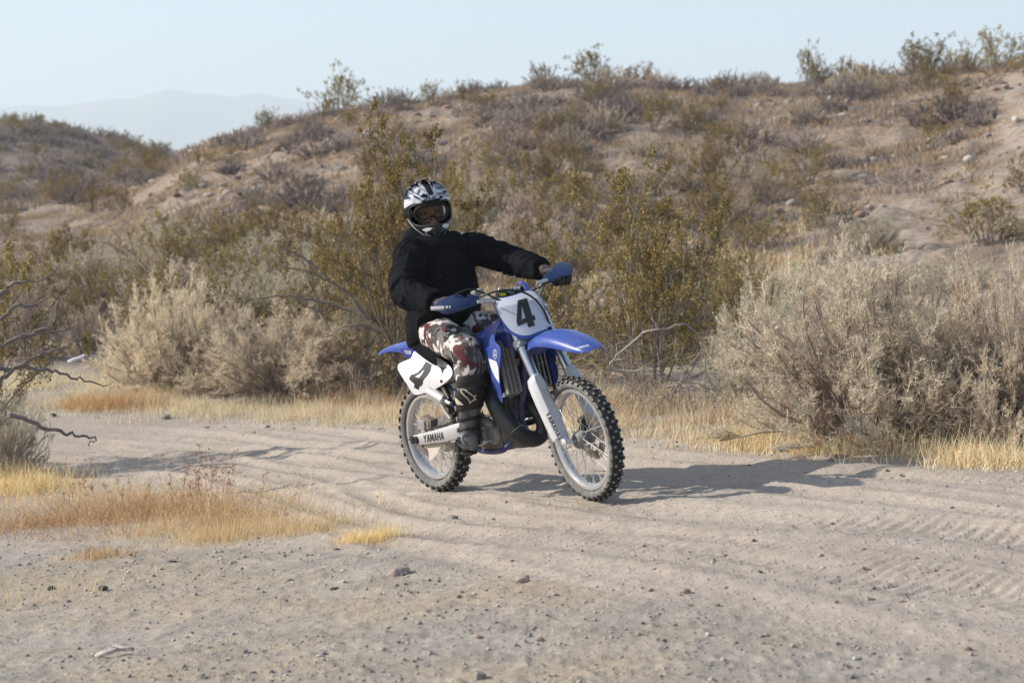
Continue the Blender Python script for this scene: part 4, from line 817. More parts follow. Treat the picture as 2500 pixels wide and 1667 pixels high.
class MB:
    def __init__(s): s.V = []; s.F = []; s.M = []; s.mi = 0
    def add(s, V, F):
        o = len(s.V); s.V += [tuple(v) for v in V]; s.F += [tuple(i + o for i in f) for f in F]; s.M += [s.mi] * len(F); return s
    def rings(s, R, cap=True, closed=True):
        n = len(R[0]); V = [p for r in R for p in r]; F = []
        for i in range(len(R) - 1):
            for j in range(n if closed else n - 1): k = (j + 1) % n; F.append((i * n + j, i * n + k, (i + 1) * n + k, (i + 1) * n + j))
        if cap: F.append(tuple(range(n))[::-1]); F.append(tuple((len(R) - 1) * n + j for j in range(n)))
        return s.add(V, F)
    def tube(s, P, r, seg=12, n=6, sq=1., up=None, cap=True):
        k = len(P); r = [r] * k if isinstance(r, (int, float)) else list(r); Q = crom(P, n) if n > 1 else [Vector(p) for p in P]; rr = c1(r, n) if n > 1 else r
        R = []; ref = Vector(up) if up else None
        for i, p in enumerate(Q):
            t = (Q[min(i + 1, len(Q) - 1)] - Q[max(i - 1, 0)]).normalized()
            if ref is None: ref = t.orthogonal()
            a = (ref - t * ref.dot(t)).normalized(); ref = a if not up else ref; b = t.cross(a)
            R.append([p + (a * cos(2 * pi * j / seg) + b * sin(2 * pi * j / seg) * sq) * rr[i] for j in range(seg)])
        return s.rings(R, cap)
    def cyl(s, a, b, r, r2=None, seg=20, ch=0.):
        a, b = Vector(a), Vector(b); r2 = r if r2 is None else r2; d = (b - a).normalized()
        if ch: return s.tube([a, a + d * 1e-5, a + d * ch, b - d * ch, b - d * 1e-5, b], [.001, r - ch, r, r2, r2 - ch, .001], seg, 1)
        return s.tube([a, b], [r, r2], seg, 1)
    def lathe(s, prof, c, seg=48, ax=(0, 1, 0), closed=True):
        """profile of (radius, offset along the axis)"""
        c = Vector(c); ax = Vector(ax).normalized(); a = ax.orthogonal().normalized(); b = ax.cross(a); R = []
        for j in range(seg):
            t = 2 * pi * j / seg; e = a * cos(t) + b * sin(t); R.append([c + e * r + ax * y for r, y in prof])
        R.append(R[0]); n = len(prof); V = [p for r_ in R[:-1] for p in r_]; F = []
        for i in range(seg):
            for j in range(n if closed else n - 1):
                k = (j + 1) % n; i2 = (i + 1) % seg; F.append((i * n + j, i2 * n + j, i2 * n + k, i * n + k))
        return s.add(V, F)
    def box(s, c, size, rot=None, tap=1.):
        c = Vector(c); rot = rot or Matrix.Identity(3); x, y, z = [v / 2 for v in size]
        V = [c + rot @ Vector((sx * x * (tap if sz > 0 else 1), sy * y * (tap if sz > 0 else 1), sz * z)) for sz in (-1, 1) for sy in (-1, 1) for sx in (-1, 1)]
        return s.add(V, [(0, 2, 3, 1), (4, 5, 7, 6), (0, 1, 5, 4), (2, 6, 7, 3), (0, 4, 6, 2), (1, 3, 7, 5)])
    def grid(s, rows):
        n = len(rows[0]); V = [p for r in rows for p in r]; return s.add(V, [(i * n + j, i * n + j + 1, (i + 1) * n + j + 1, (i + 1) * n + j) for i in range(len(rows) - 1) for j in range(n - 1)])
    def build(s, name, parent, mat, st=False, smooth=True, ang=35, bevel=0, sub=0, solid=0, kind=None, off=0., fixn=True):
        me = bpy.data.meshes.new(name); me.from_pydata(s.V, [], s.F)
        if fixn:
            bm = bmesh.new(); bm.from_mesh(me); bmesh.ops.recalc_face_normals(bm, faces=bm.faces)
            if solid: pass
            bm.to_mesh(me); bm.free()
        mats = mat if isinstance(mat, (list, tuple)) else [mat]
        for m in mats: me.materials.append(m)
        if len(mats) > 1: me.polygons.foreach_set('material_index', s.M)
        if smooth:
            me.polygons.foreach_set('use_smooth', [True] * len(me.polygons))
            if not sub: me.set_sharp_from_angle(angle=radians(ang))
        o = link(name, me, parent)
        if kind: o['kind'] = kind
        if solid: m = o.modifiers.new('th', 'SOLIDIFY'); m.thickness = solid; m.offset = off
        if bevel: m = o.modifiers.new('bv', 'BEVEL'); m.width = bevel; m.segments = 2; m.limit_method = 'ANGLE'; m.angle_limit = radians(40)
        if sub: m = o.modifiers.new('sb', 'SUBSURF'); m.levels = sub; m.render_levels = sub
        return o
def cutpoly(outer, holes=(), step=6.):
    """flat polygon with holes, triangulated and cut by a grid so it can follow a curved sheet"""
    loops = [[Vector((a, b, 0)) for a, b in outer]] + [[Vector((a, b, 0)) for a, b in h] for h in holes]; pts = [p for l in loops for p in l]
    tris = mgeo.tessellate_polygon(loops); bm = bmesh.new(); vs = [bm.verts.new(p) for p in pts]
    for t in tris:
        try: bm.faces.new([vs[i] for i in t])
        except ValueError: pass
    for ax in (0, 1):
        lo = min(p[ax] for p in pts); hi = max(p[ax] for p in pts); k = lo + step * .5
        while k < hi:
            co = Vector((0, 0, 0)); co[ax] = k; no = Vector((0, 0, 0)); no[ax] = 1
            bmesh.ops.bisect_plane(bm, geom=bm.verts[:] + bm.edges[:] + bm.faces[:], plane_co=co, plane_no=no, dist=1e-5); k += step
    return bm
def smooth_outline(P, n=4, closed=True):
    P = [Vector((a, b, 0)) for a, b in P]; m = len(P); out = []
    for i in range(m):
        p0, p1, p2, p3 = P[i - 1], P[i], P[(i + 1) % m], P[(i + 2) % m]
        for k in range(n):
            t = k / n; q = .5 * (2 * p1 + (p2 - p0) * t + (2 * p0 - 5 * p1 + 4 * p2 - p3) * t * t + (3 * p1 - p0 - 3 * p2 + p3) * t ** 3); out.append((q.x, q.y))
    return out
def panel(name, outline, ax, f, thick, parent, mat, st=False, g=0., step=7., rnd=3, bevel=.0015):
    """moulded sheet whose outline was read off the photograph, lying on the curved sheet coordinate ax = f(others)"""
    bm = cutpoly(smooth_outline(outline, rnd) if rnd else outline, step=step)
    for v in bm.verts: v.co = Us(v.co.x, v.co.y, ax, f, st, g)
    bmesh.ops.remove_doubles(bm, verts=bm.verts, dist=2e-4); bmesh.ops.recalc_face_normals(bm, faces=bm.faces)
    cam_ = CAMB if not st else SMI @ CAMB; bm.faces.ensure_lookup_table(); bm.normal_update()
    tot = sum((f_.normal.dot(cam_ - f_.calc_center_median()) * f_.calc_area() for f_ in bm.faces))
    if tot < 0: bmesh.ops.reverse_faces(bm, faces=bm.faces)
    me = bpy.data.meshes.new(name); bm.to_mesh(me); bm.free(); me.materials.append(mat); me.polygons.foreach_set('use_smooth', [True] * len(me.polygons))
    o = link(name, me, parent); m = o.modifiers.new('th', 'SOLIDIFY'); m.thickness = thick; m.offset = -1
    if bevel: m = o.modifiers.new('bv', 'BEVEL'); m.width = bevel; m.segments = 2; m.limit_method = 'ANGLE'; m.angle_limit = radians(50)
    return o
_bvh = {}
def bvh_of(o):
    if o.name not in _bvh:
        dg = bpy.context.evaluated_depsgraph_get(); _bvh[o.name] = BVHTree.FromObject(o, dg)
    return _bvh[o.name]
def decal(name, polys, target, parent, mat, st=False, off=.0012, step=6., pre=None):
    """print or sticker: outlines read off the photograph, laid on the surface of the target part"""
    T = target if isinstance(target, (list, tuple)) else [target]; V = []; F = []; last = None
    for outer, holes in polys:
        bm = cutpoly(outer, holes, step); base = len(V)
        for v in bm.verts:
            o, d = rayb(v.co.x, v.co.y, st)
            if pre is not None: o, d = pre @ o, pre.to_3x3() @ d
            best = None
            for t in T:
                h = bvh_of(t).ray_cast(o, d)
                if h[0] is not None and (best is None or h[3] < best[3]): best = h
            if best is None: p = o + d * (last if last else 11.9)
            else:
                nrm = best[1] if best[1].dot(d) < 0 else -best[1]; p = best[0] + nrm * off - d * off * .5; last = best[3]
            V.append(p)
        bm.verts.index_update(); F += [tuple(base + v.index for v in f.verts) for f in bm.faces]; bm.free()
    me = bpy.data.meshes.new(name); me.from_pydata(V, [], F); me.materials.append(mat); me.polygons.foreach_set('use_smooth', [True] * len(me.polygons)); return link(name, me, parent)
GL = {'Y': (.8, [[(0, 1), (.22, 1), (.4, .6), (.58, 1), (.8, 1), (.5, .42), (.5, 0), (.3, 0), (.3, .42)]]),
      'A': (.8, [[(0, 0), (.28, 1), (.52, 1), (.8, 0), (.6, 0), (.54, .2), (.26, .2), (.2, 0)], [(.31, .36), (.49, .36), (.4, .74)]]),
      'M': (.84, [[(0, 0), (0, 1), (.22, 1), (.42, .5), (.62, 1), (.84, 1), (.84, 0), (.66, 0), (.66, .62), (.48, .15), (.36, .15), (.18, .62), (.18, 0)]]),
      'H': (.78, [[(0, 0), (0, 1), (.2, 1), (.2, .6), (.58, .6), (.58, 1), (.78, 1), (.78, 0), (.58, 0), (.58, .4), (.2, .4), (.2, 0)]]),
      'Z': (.75, [[(0, 1), (.75, 1), (.75, .82), (.25, .18), (.75, .18), (.75, 0), (0, 0), (0, .18), (.5, .82), (0, .82)]]),
      '1': (.4, [[(.1, 0), (.1, .72), (0, .66), (0, .84), (.16, 1), (.34, 1), (.34, 0)]]),
      '2': (.7, [[(0, .82), (0, 1), (.7, 1), (.7, .44), (.2, .4), (.2, .18), (.7, .18), (.7, 0), (0, 0), (0, .56), (.5, .6), (.5, .82)]]),
      '5': (.7, [[(.7, .82), (.7, 1), (0, 1), (0, .42), (.5, .42), (.5, .18), (0, .18), (0, 0), (.7, 0), (.7, .6), (.2, .6), (.2, .82)]]),
      'J': (.6, [[(.4, 1), (.6, 1), (.6, 0), (0, 0), (0, .3), (.18, .3), (.18, .18), (.4, .18)]]),
      'C': (.7, [[(.7, 1), (0, 1), (0, 0), (.7, 0), (.7, .2), (.2, .2), (.2, .8), (.7, .8)]]),
      'D': (.75, [[(0, 0), (0, 1), (.55, 1), (.75, .8), (.75, .2), (.55, 0)], [(.2, .18), (.5, .18), (.56, .28), (.56, .72), (.5, .82), (.2, .82)]]),
      'E': (.65, [[(0, 0), (0, 1), (.65, 1), (.65, .82), (.2, .82), (.2, .6), (.55, .6), (.55, .42), (.2, .42), (.2, .18), (.65, .18), (.65, 0)]]),
      'R': (.75, [[(0, 0), (0, 1), (.72, 1), (.72, .42), (.55, .42), (.78, 0), (.56, 0), (.36, .4), (.2, .4), (.2, 0)], [(.2, .58), (.52, .58), (.52, .82), (.2, .82)]])}
def text_polys(s, q, gap=.14):
    """letters mapped into the quad q = top-left, top-right, bottom-right, bottom-left"""
    w = sum(GL[c][0] for c in s) + gap * (len(s) - 1); x = 0; out = []
    def mp(u, v):
        u /= w; tl, tr, br, bl = [Vector(p) for p in q]; p = (tl * (1 - u) + tr * u) * v + (bl * (1 - u) + br * u) * (1 - v); return (p.x, p.y)
    for c in s:
        L = [[mp(x + a, b) for a, b in l] for l in GL[c][1]]; out.append((L[0], L[1:])); x += GL[c][0] + gap
    return out
def Z(poly, ox, oy, k): return [(ox + x * k, oy + y * k) for x, y in poly]

M_BLUE = dusty('blue_plastic', (.008, .050, .31), .30, dust=.22, coat=.15); M_NAVY = dusty('guard_blue_plastic', (.004, .022, .085), .40, dust=.10, spec=.3)
M_FRBL = dusty('frame_blue_paint', (.008, .016, .14), .4, dust=.35); M_WHITE = dusty('white_plastic', (.50, .50, .53), .42, dust=.22)
M_PLATE = dusty('number_plate_white', (.62, .62, .65), .42, dust=.16); M_BLK = dusty('black_vinyl', (.012, .012, .014), .45, dust=.03)
M_ALU = dusty('brushed_aluminium', (.62, .62, .62), .34, metal=.85, dust=.22, bump=.1); M_ALU2 = dusty('swingarm_aluminium', (.50, .50, .51), .42, metal=.55, dust=.16)
M_RIM = dusty('rim_aluminium', (.66, .66, .67), .25, metal=.85, dust=.22, dc=(.40, .37, .33)); M_STEEL = dusty('steel', (.5, .5, .5), .3, metal=.9, dust=.25); M_SPK = dusty('spoke_steel', (.50, .50, .49), .5, metal=.5, dust=.2)
GD = (.33, .315, .295); M_RUB = dusty('rubber', (.016, .016, .017), .8, dust=.16, dscale=14, dc=GD, spec=.2); M_SIDE = dusty('tyre_sidewall', (.11, .108, .105), .85, dust=.8, dscale=5, dc=GD, spec=.2); M_KTOP = dusty('worn_knob_top', (.16, .155, .15), .9, dust=.85, dscale=30, dc=GD, spec=.2)
M_DARK = dusty('black_plastic', (.012, .012, .013), .55, dust=.08, spec=.3); M_ENG = dusty('engine_casting', (.22, .22, .225), .5, metal=.55, dust=.35, bump=.15); M_ENGD = dusty('dirty_engine_casting', (.12, .11, .10), .8, metal=.2, dust=.75)
M_PIPE = dusty('expansion_chamber_steel', (.016, .017, .021), .40, metal=.2, dust=.04, dscale=6); M_GREY = dusty('grey_plastic', (.23, .225, .225), .55, dust=.2); M_FORK = dusty('anodised_fork_tube', (.50, .54, .58), .22, metal=.95, dust=.08)
M_BEIGE = dusty('dusty_beige_plastic', (.52, .47, .40), .6, dust=.3); M_SEAT = dusty('seat_vinyl', (.02, .02, .022), .6, dust=.15); M_DISC = dusty('brake_disc_steel', (.20, .17, .15), .4, metal=.8, dust=.35); M_YEL = dusty('yellow_print', (.62, .60, .03), .5, dust=.05); M_RED = dusty('red_print', (.55, .06, .06), .5, dust=.2); M_CHR = dusty('polished_metal', (.8, .8, .8), .12, metal=1., dust=.05); M_LBL = dusty('pale_blue_print', (.55, .68, .74), .5, dust=.05); M_KHAKI = dusty('silver_grey_print', (.42, .42, .42), .5, dust=.05)

bike = link('dirt_bike', None); bike.matrix_world = BM; tag(bike, 'blue and white dirt bike with black number 4 plates, ridden on the sandy track', 'motorcycle')
def P_(name, st=False):
    """empty-less part holder: an assembly whose own mesh is given later"""
    o = link(name, None, bike); 
    if st: o.matrix_local = SM4
    return o
def sp(o, st=True):
    if st: o.matrix_local = SM4
    return o

def wheel(name, C, R, W_, rim_r, st, npitch, rows, disc_y, disc_r):
    C = Vector(C); w = link(name, None, bike)
    if st: w.matrix_local = SM4
    h = R - .012; sec = h - rim_r; prof = []
    for k in range(25):   # carcass section
        t = -pi * .70 + k * 2 * pi * .70 / 24; prof.append((rim_r + sec * .50 + cos(t) * sec * .50, sin(t) * W_ * .5 * (1 - .10 * (1 - cos(t)))))
    _in = [j for j, p in enumerate(prof) if p[0] > rim_r + sec * .80]
    m = MB(); m.lathe(prof, C, 96, closed=True); m.M = [1 if (i % len(prof)) in _in else 0 for i in range(len(m.F))]; m.build('tyre', w, [M_SIDE, M_RUB], ang=60)
    # knobs
    m = MB()
    for k in range(npitch):
        for (yo, tilt, sz, ph, two) in rows:
            a = 2 * pi * (k + ph) / npitch; e = Vector((cos(a), 0, sin(a))); tdir = Vector((-sin(a), 0, cos(a))); rx = radians(tilt)
            nrm = e * cos(rx) + Vector((0, 1, 0)) * sin(rx); lat = tdir.cross(nrm); rr = R - .0105 - abs(yo) ** 2 / (W_ * .9)
            p = C + e * rr + Vector((0, yo, 0)); rot = Matrix((tdir, lat, nrm)).transposed()
            m.mi = 0; m.box(p, (sz[0], sz[1], sz[2]), rot, .86); m.M[-5] = 1
    m.build('tread_knobs', w, [M_RUB, M_KTOP], smooth=False)
    rw = W_ * .31
    m = MB(); m.lathe([(rim_r + .008, -rw), (rim_r + .010, -rw + .004), (rim_r - .004, -rw + .007), (rim_r - .012, -rw * .45), (rim_r - .016, 0), (rim_r - .012, rw * .45), (rim_r - .004, rw - .007), (rim_r + .010, rw - .004), (rim_r + .008, rw), (rim_r - .008, rw), (rim_r - .020, rw * .45), (rim_r - .024, 0), (rim_r - .020, -rw * .45), (rim_r - .008, -rw)], C, 96); rim = m.build('rim', w, M_RIM, ang=50)
    m = MB(); m.lathe([(.012, -.055), (.024, -.055), (.036, -.040), (.036, -.034), (.022, -.028), (.022, .028), (.036, .034), (.036, .040), (.026, .060), (.012, .060)], C, 32)
    m.build('hub', w, M_ENG)
    m = MB(); ns = 36
    for k in range(ns):
        s_ = 1 if k % 2 else -1; cr = 1 if (k // 2) % 2 else -1; a = 2 * pi * k / ns; ah = a + cr * radians(52)
        m.cyl(C + Vector((cos(ah) * .034, s_ * .036, sin(ah) * .034)), C + Vector((cos(a) * (rim_r - .016), s_ * .006, sin(a) * (rim_r - .016))), .0017, seg=6)
        m.cyl(C + Vector((cos(a) * (rim_r - .040), s_ * .008, sin(a) * (rim_r - .040))), C + Vector((cos(a) * (rim_r - .018), s_ * .006, sin(a) * (rim_r - .018))), .0032, seg=6)
    m.build('spokes', w, M_SPK, kind='stuff')
    m = MB(); m.lathe([(disc_r * .62, disc_y - .002), (disc_r, disc_y - .002), (disc_r, disc_y + .002), (disc_r * .62, disc_y + .002)], C, 48)
    for k in range(5): a = 2 * pi * k / 5; m.cyl(C + Vector((cos(a) * .034, disc_y, sin(a) * .034)), C + Vector((cos(a + .3) * disc_r * .7, disc_y, sin(a + .3) * disc_r * .7)), .006, seg=8)
    m.build('brake_disc', w, M_DISC)
    return w, rim
FC, RC = (1.475, 0, .346), (0, 0, .335)
fw, frim = wheel('front_wheel', FC, .346, .086, .268, True, 40, [(.0, 0, (.015, .020, .016), 0, 0), (-.019, -16, (.017, .014, .016), .5, 0), (.019, 16, (.017, .014, .016), .5, 0), (-.037, -42, (.017, .014, .015), 0, 0), (.037, 42, (.017, .014, .015), 0, 0)], .048, .125)
rw_, rrim = wheel('rear_wheel', RC, .335, .112, .244, False, 34, [(-.011, -5, (.022, .017, .018), 0, 0), (.011, 5, (.022, .017, .018), 0, 0), (-.031, -20, (.020, .018, .018), .5, 0), (.031, 20, (.020, .018, .018), .5, 0), (-.049, -44, (.024, .015, .017), 0, 0), (.049, 44, (.024, .015, .017), 0, 0)], -.062, .110)
m = MB()
for k in range(48):
    a = 2 * pi * k / 48; m.box(Vector((cos(a) * .105, .070, .335 + sin(a) * .105)), (.008, .006, .008), Matrix.Rotation(-a, 3, 'Y'))
m.lathe([(.05, .067), (.103, .067), (.103, .073), (.05, .073)], RC, 48); m.build('sprocket', rw_, M_STEEL)

# --- fork, clamps, guards
fork = MB(); fx = lambda z: 1.445 - (z - .346) * tan(RAKE)
for z in (.885, 1.04):
    c = Vector((fx(z) - .005, 0, z)); rt = Matrix.Rotation(-RAKE, 3, 'Y')
    fork.box(c, (.062, .20, .030), rt); fork.box(c - Vector((.045, 0, .02)), (.06, .07, .03), rt)
    for s_ in (-1, 1): fork.lathe([(.0275, -.020), (.038, -.020), (.038, .020), (.0275, .020)], (fx(z), s_ * .105, z), 24, ax=_ax); fork.cyl((fx(z) - .03, s_ * .125, z - .008), (fx(z) + .045, s_ * .125, z + .012), .010, seg=10, ch=.002)
fork.cyl((1.475, -.125, .346), (1.475, .125, .346), .010, seg=16)
fk = sp(fork.build('front_fork', bike, dusty('clamp_aluminium', (.42, .43, .45), .45, metal=.6, dust=.15), bevel=.003))
for s_ in (-1, 1):
    y = s_ * .105; m = MB(); m.cyl((fx(1.10), y, 1.10), (fx(.66), y, .66), .0265, .0265, 28, .003); m.cyl((fx(.69), y, .69), (fx(.66), y, .66), .029, seg=28, ch=.003); m.cyl((fx(1.11), y, 1.11), (fx(1.095), y, 1.095), .020, seg=16); m.build('fork_tube', fk, M_FORK)
    m = MB(); m.cyl((fx(.67), y, .67), (fx(.40), y, .40), .0235, seg=20); m.build('fork_slider', fk, M_CHR)
    m = MB(); m.tube([(fx(.42), y, .42), (fx(.36) + .004, y, .37), (1.468, y, .345), (1.475, y, .318)], [.027, .030, .026, .014], 14, 4); m.cyl((1.475, y - .024, .346), (1.475, y + .024, .346), .024, seg=20, ch=.003); m.cyl((1.475, y + s_ * .020, .346), (1.475, y + s_ * .030, .346), .012, .008, 6); m.build('axle_clamp', fk, M_ALU, bevel=.001)
    # guard: outer side facet, rounded corner, broad front facet
    rows = []; d_ = Vector((sin(RAKE), 0, -cos(RAKE))); fr = Vector((cos(RAKE), 0, sin(RAKE)))
    for t, wd, tp in ((0, .45, .8), (.012, .75, .95), (.05, .95, 1), (.15, 1, 1), (.30, .97, 1), (.372, .9, .98), (.380, .88, .98)):
        c = Vector((fx(.71), y, .71)) + d_ * t; r_ = []
        for a, b in ((-.030, .050), (-.010, .053), (.014, .052), (.0175, .050), (.034, .034), (.037, .031), (.038, -.012), (.036, -.018), (.020, -.034)):
            r_.append(c + fr * (a * tp) + Vector((0, s_ * b * wd, 0)))
        rows.append(r_)
    m = MB(); m.grid(rows); g_ = m.build('fork_guard', fk, M_WHITE, solid=.003, bevel=.0008)
    if s_ < 0: guardR = g_
    m = MB(); m.cyl((1.475, y - .05 * s_, .346), (1.475, y - .085 * s_, .346), .040 if s_ < 0 else .028, .052 if s_ < 0 else .03, 28, .004); m.build('hub_spacer', fk, M_ENG)
# caliper on the left leg
m = MB(); m.box((1.40, .062, .40), (.05, .045, .10), Matrix.Rotation(.4, 3, 'Y')); m.cyl((1.385, .04, .43), (1.385, .09, .43), .018, seg=12); m.build('brake_caliper', fk, M_DARK, bevel=.004)
k5 = lambda P: Z(P, 1240, 840, .16575)
decal('lettering', text_polys('YAMAHA', k5([(607, 985), (776, 1335), (728, 1378), (552, 1028)])), guardR, fk, M_BLK, st=True)

# --- number plate, its loop over the bar pad
k4 = lambda P: Z(P, 1120, 680, .17857)
fpl = lambda y, z: 1.142 + (1.12 - z) * .50 - 2.0 * y * y - .9 * max(0, z - 1.10)
plate = sp(panel('number_plate', k4([(496, 300), (512, 268), (600, 256), (700, 237), (800, 206), (872, 176), (935, 158), (985, 150), (1040, 185), (1085, 235), (1125, 305), (1160, 375), (1200, 470), (1234, 570), (1240, 645), (1222, 695), (1150, 735), (1070, 770), (980, 815), (880, 822), (790, 800), (715, 752), (640, 680), (585, 600), (535, 500), (500, 420), (490, 350)]), 0, fpl, .004, bike, M_BLUE, True, 1.15, rnd=2))
wh = decal('white_field', [(smooth_outline(k4([(510, 305), (530, 276), (610, 266), (700, 247), (800, 217), (880, 188), (950, 166), (1000, 170), (1050, 205), (1095, 262), (1130, 330), (1165, 400), (1200, 490), (1228, 580), (1230, 640), (1212, 678), (1150, 705), (1070, 735), (980, 770), (880, 778), (800, 760), (725, 718), (655, 650), (600, 575), (550, 480), (512, 405), (504, 350)]), 2), [])], plate, plate, dusty('front_plate_shaded_white', (.52, .54, .60), .5, dust=0, vary=.02, spec=.3), True, off=.0012)  # plate white made darker and bluer: the field's shade is put into its colour
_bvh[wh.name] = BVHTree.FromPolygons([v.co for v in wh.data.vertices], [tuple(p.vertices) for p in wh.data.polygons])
decal('number', [(k4([(805, 300), (930, 265), (1005, 505), (1035, 503), (1052, 562), (1020, 575), (1045, 640), (952, 670), (930, 600), (808, 655), (790, 590)]), [k4([(862, 375), (910, 540), (862, 558)])])], wh, plate, M_BLK, True, off=.0012)
ploop = MB(); A = [Us(*p, 0, fpl, True, 1.12) for p in k4([(905, 175), (895, 130), (872, 95), (845, 75)])]; B = [Us(*p, 0, fpl, True, 1.12) for p in k4([(985, 158), (960, 110), (920, 65), (870, 42)])]
A = A + [A[-1] + Vector((-.03, 0, .004)), A[-1] + Vector((-.055, .0, -.015))]; B = B + [B[-1] + Vector((-.03, 0, .004)), B[-1] + Vector((-.055, 0, -.015))]
rowsL = [[A[i].lerp(B[i], t) for t in (0, .5, 1)] for i in range(len(A))]; ploop.grid(rowsL); ploop.build('strap', plate, M_BLUE, solid=.005, bevel=.001)
# --- front fender
def loftsheet(rows, prof, n=4):
    """rows: (x, z, half width, droop); prof: (u in -1..1, droop share)"""
    X = [c1([r[k] for r in rows], n) for k in range(4)]
    return [[Vector((X[0][i], u * X[2][i], X[1][i] - dp * X[3][i])) for u, dp in prof] for i in range(len(X[0]))]
PF = [(-1, 1.), (-.97, .62), (-.88, .30), (-.68, .10), (-.42, .02), (-.2, -.10), (0, -.14), (.2, -.10), (.42, .02), (.68, .10), (.88, .30), (.97, .62), (1, 1.)]
m = MB(); m.grid(loftsheet([(1.065, .800, .050, .02), (1.13, .855, .070, .045), (1.20, .893, .092, .055), (1.30, .925, .108, .060), (1.40, .933, .110, .062), (1.50, .922, .104, .060), (1.60, .898, .094, .052), (1.68, .873, .082, .040), (1.735, .852, .064, .024), (1.765, .838, .036, .010)], PF))
fend = sp(m.build('front_fender', bike, M_BLUE, solid=.0035, bevel=.001, ang=80))
decal('lettering', text_polys('YAMAHA', k4([(1612, 938), (1770, 898), (1790, 926), (1625, 972)])), fend, fend, M_PLATE, True, off=.0015, step=5)

# --- handlebar
m = MB(); bars = [(.925, -.415, 1.150), (.945, -.30, 1.162), (.985, -.21, 1.160), (1.030, -.12, 1.105), (1.035, 0, 1.100), (1.030, .12, 1.105), (.985, .21, 1.160), (.945, .30, 1.162), (.925, .415, 1.150)]
m.tube(bars, .0112, 14, 6); m.tube([(1.00, -.165, 1.140), (1.0, 0, 1.152), (1.00, .165, 1.140)], .007, 10, 4)
for s_ in (-1, 1): m.box((1.035, s_ * .04, 1.092), (.045, .022, .05))
bar = sp(m.build('handlebar', bike, M_STEEL))
m = MB(); m.tube([(1.005, -.10, 1.150), (1.005, .10, 1.150)], .030, 20, 2, sq=.75); pad = m.build('bar_pad', bar, M_DARK, bevel=.006)
k1 = lambda P: Z(P, 1180, 660, .076531)
decal('lettering', text_polys('ADER', k1([(770, 590), (1190, 500), (1170, 610), (780, 700)]), .1) + text_polys('YZ', k1([(810, 708), (985, 690), (975, 735), (850, 760)]), .2), pad, pad, M_LBL, True, off=.002, step=4)
decal('lettering', [(k1([(500, 745), (690, 712), (660, 745), (730, 742), (715, 800), (540, 835)]), [])], pad, pad, M_YEL, True, off=.002, step=4)
for s_ in (-1, 1):
    m = MB(); m.tube([(.925, s_ * .413, 1.150), (.933, s_ * .36, 1.156), (.944, s_ * .302, 1.162)], .0165, 16, 4); m.cyl((.944, s_ * .300, 1.162), (.945, s_ * .292, 1.162), .026, seg=20); m.build('grip', bar, M_RUB)
    m = MB(); m.tube([(.965, s_ * .245, 1.165), (.995, s_ * .26, 1.163), (1.000, s_ * .32, 1.154), (.990, s_ * .385, 1.144)], [.007, .008, .006, .005], 10, 5, sq=.6, up=(0, 0, 1)); m.box((.972, s_ * .235, 1.168), (.035, .03, .025)); m.build('brake_lever' if s_ < 0 else 'clutch_lever', bar, M_DARK, bevel=.001)
m = MB(); m.box((.965, -.195, 1.192), (.05, .055, .032), Matrix.Rotation(.2, 3, 'X')); m.build('master_cylinder', bar, M_GREY, bevel=.004)
# hand guards
k2 = lambda P: Z(P, 1040, 640, .10204); kk = lambda P: Z(P, 920, 600, .22321)
fhg = lambda y, z: 1.062 - (3.4 * max(0, abs(y) - .30) ** 2 if y < 0 else 2.0 * max(0, y - .34) ** 2) - .27 * (z - 1.12) - 12 * (z - 1.14) ** 2
hgR = sp(panel('hand_guard', k2([(222, 1040), (300, 940), (420, 865), (600, 800), (720, 778), (840, 785), (905, 830), (965, 868), (985, 850), (985, 790), (1050, 765), (1150, 780), (1230, 822), (1290, 885), (1285, 960), (1240, 1010), (1100, 1060), (900, 1140), (700, 1212), (520, 1245), (380, 1222), (280, 1172), (238, 1120)]), 0, fhg, .004, bike, M_NAVY, True, 1.04, rnd=2))
hgL = sp(panel('hand_guard', kk([(1795, 385), (1840, 310), (1880, 262), (1905, 275), (1925, 230), (1945, 205), (2000, 176), (2060, 176), (2110, 205), (2142, 262), (2138, 296), (2100, 318), (2040, 335), (1975, 350), (1925, 385), (1865, 412), (1862, 372)]), 0, fhg, .004, bike, M_NAVY, True, 1.04, rnd=2))
def bracket(px_pts, parent, w=.011, lift=.006):
    P = [Us(x, y, 0, fhg, True, 1.04) + Vector((lift, 0, 0)) for x, y in px_pts]; m = MB(); m.tube(P, w, 10, 3, sq=.35, up=(0, 0, 1)); o = m.build('bracket', parent, M_WHITE, bevel=.001); o.matrix_parent_inverse = Matrix(); return o
bracket(k2([(105, 1108), (180, 1108), (300, 1100), (425, 1095)]), hgR); bracket(k2([(1215, 952), (1330, 930), (1450, 920), (1545, 908)]), hgR, .010)
bracket(kk([(1745, 408), (1800, 390), (1862, 372)]), hgL, .010)
m = MB(); m.cyl(Us(*k2([(1440, 880)])[0], 0, fhg, True, 1.04), (1.0, -.15, 1.135), .009, seg=12); m.cyl(Us(*k2([(1380, 985)])[0], 0, fhg, True, 1.04), Us(*k2([(1380, 940)])[0], 0, fhg, True, 1.04), .008, seg=10)
a = Us(*kk([(1745, 408)])[0], 0, fhg, True, 1.04); m.cyl(a, a.lerp(Vector((1.02, .13, 1.12)), .75), .010, seg=12); m.build('guard_clamp', bar, M_CHR)
decal('vent', [(k2([(470, 1050), (535, 1050), (520, 1112), (465, 1112)]), []), (k2([(562, 1045), (592, 1042), (582, 1105), (555, 1108)]), [])], hgR, hgR, M_BEIGE, True, off=.001)
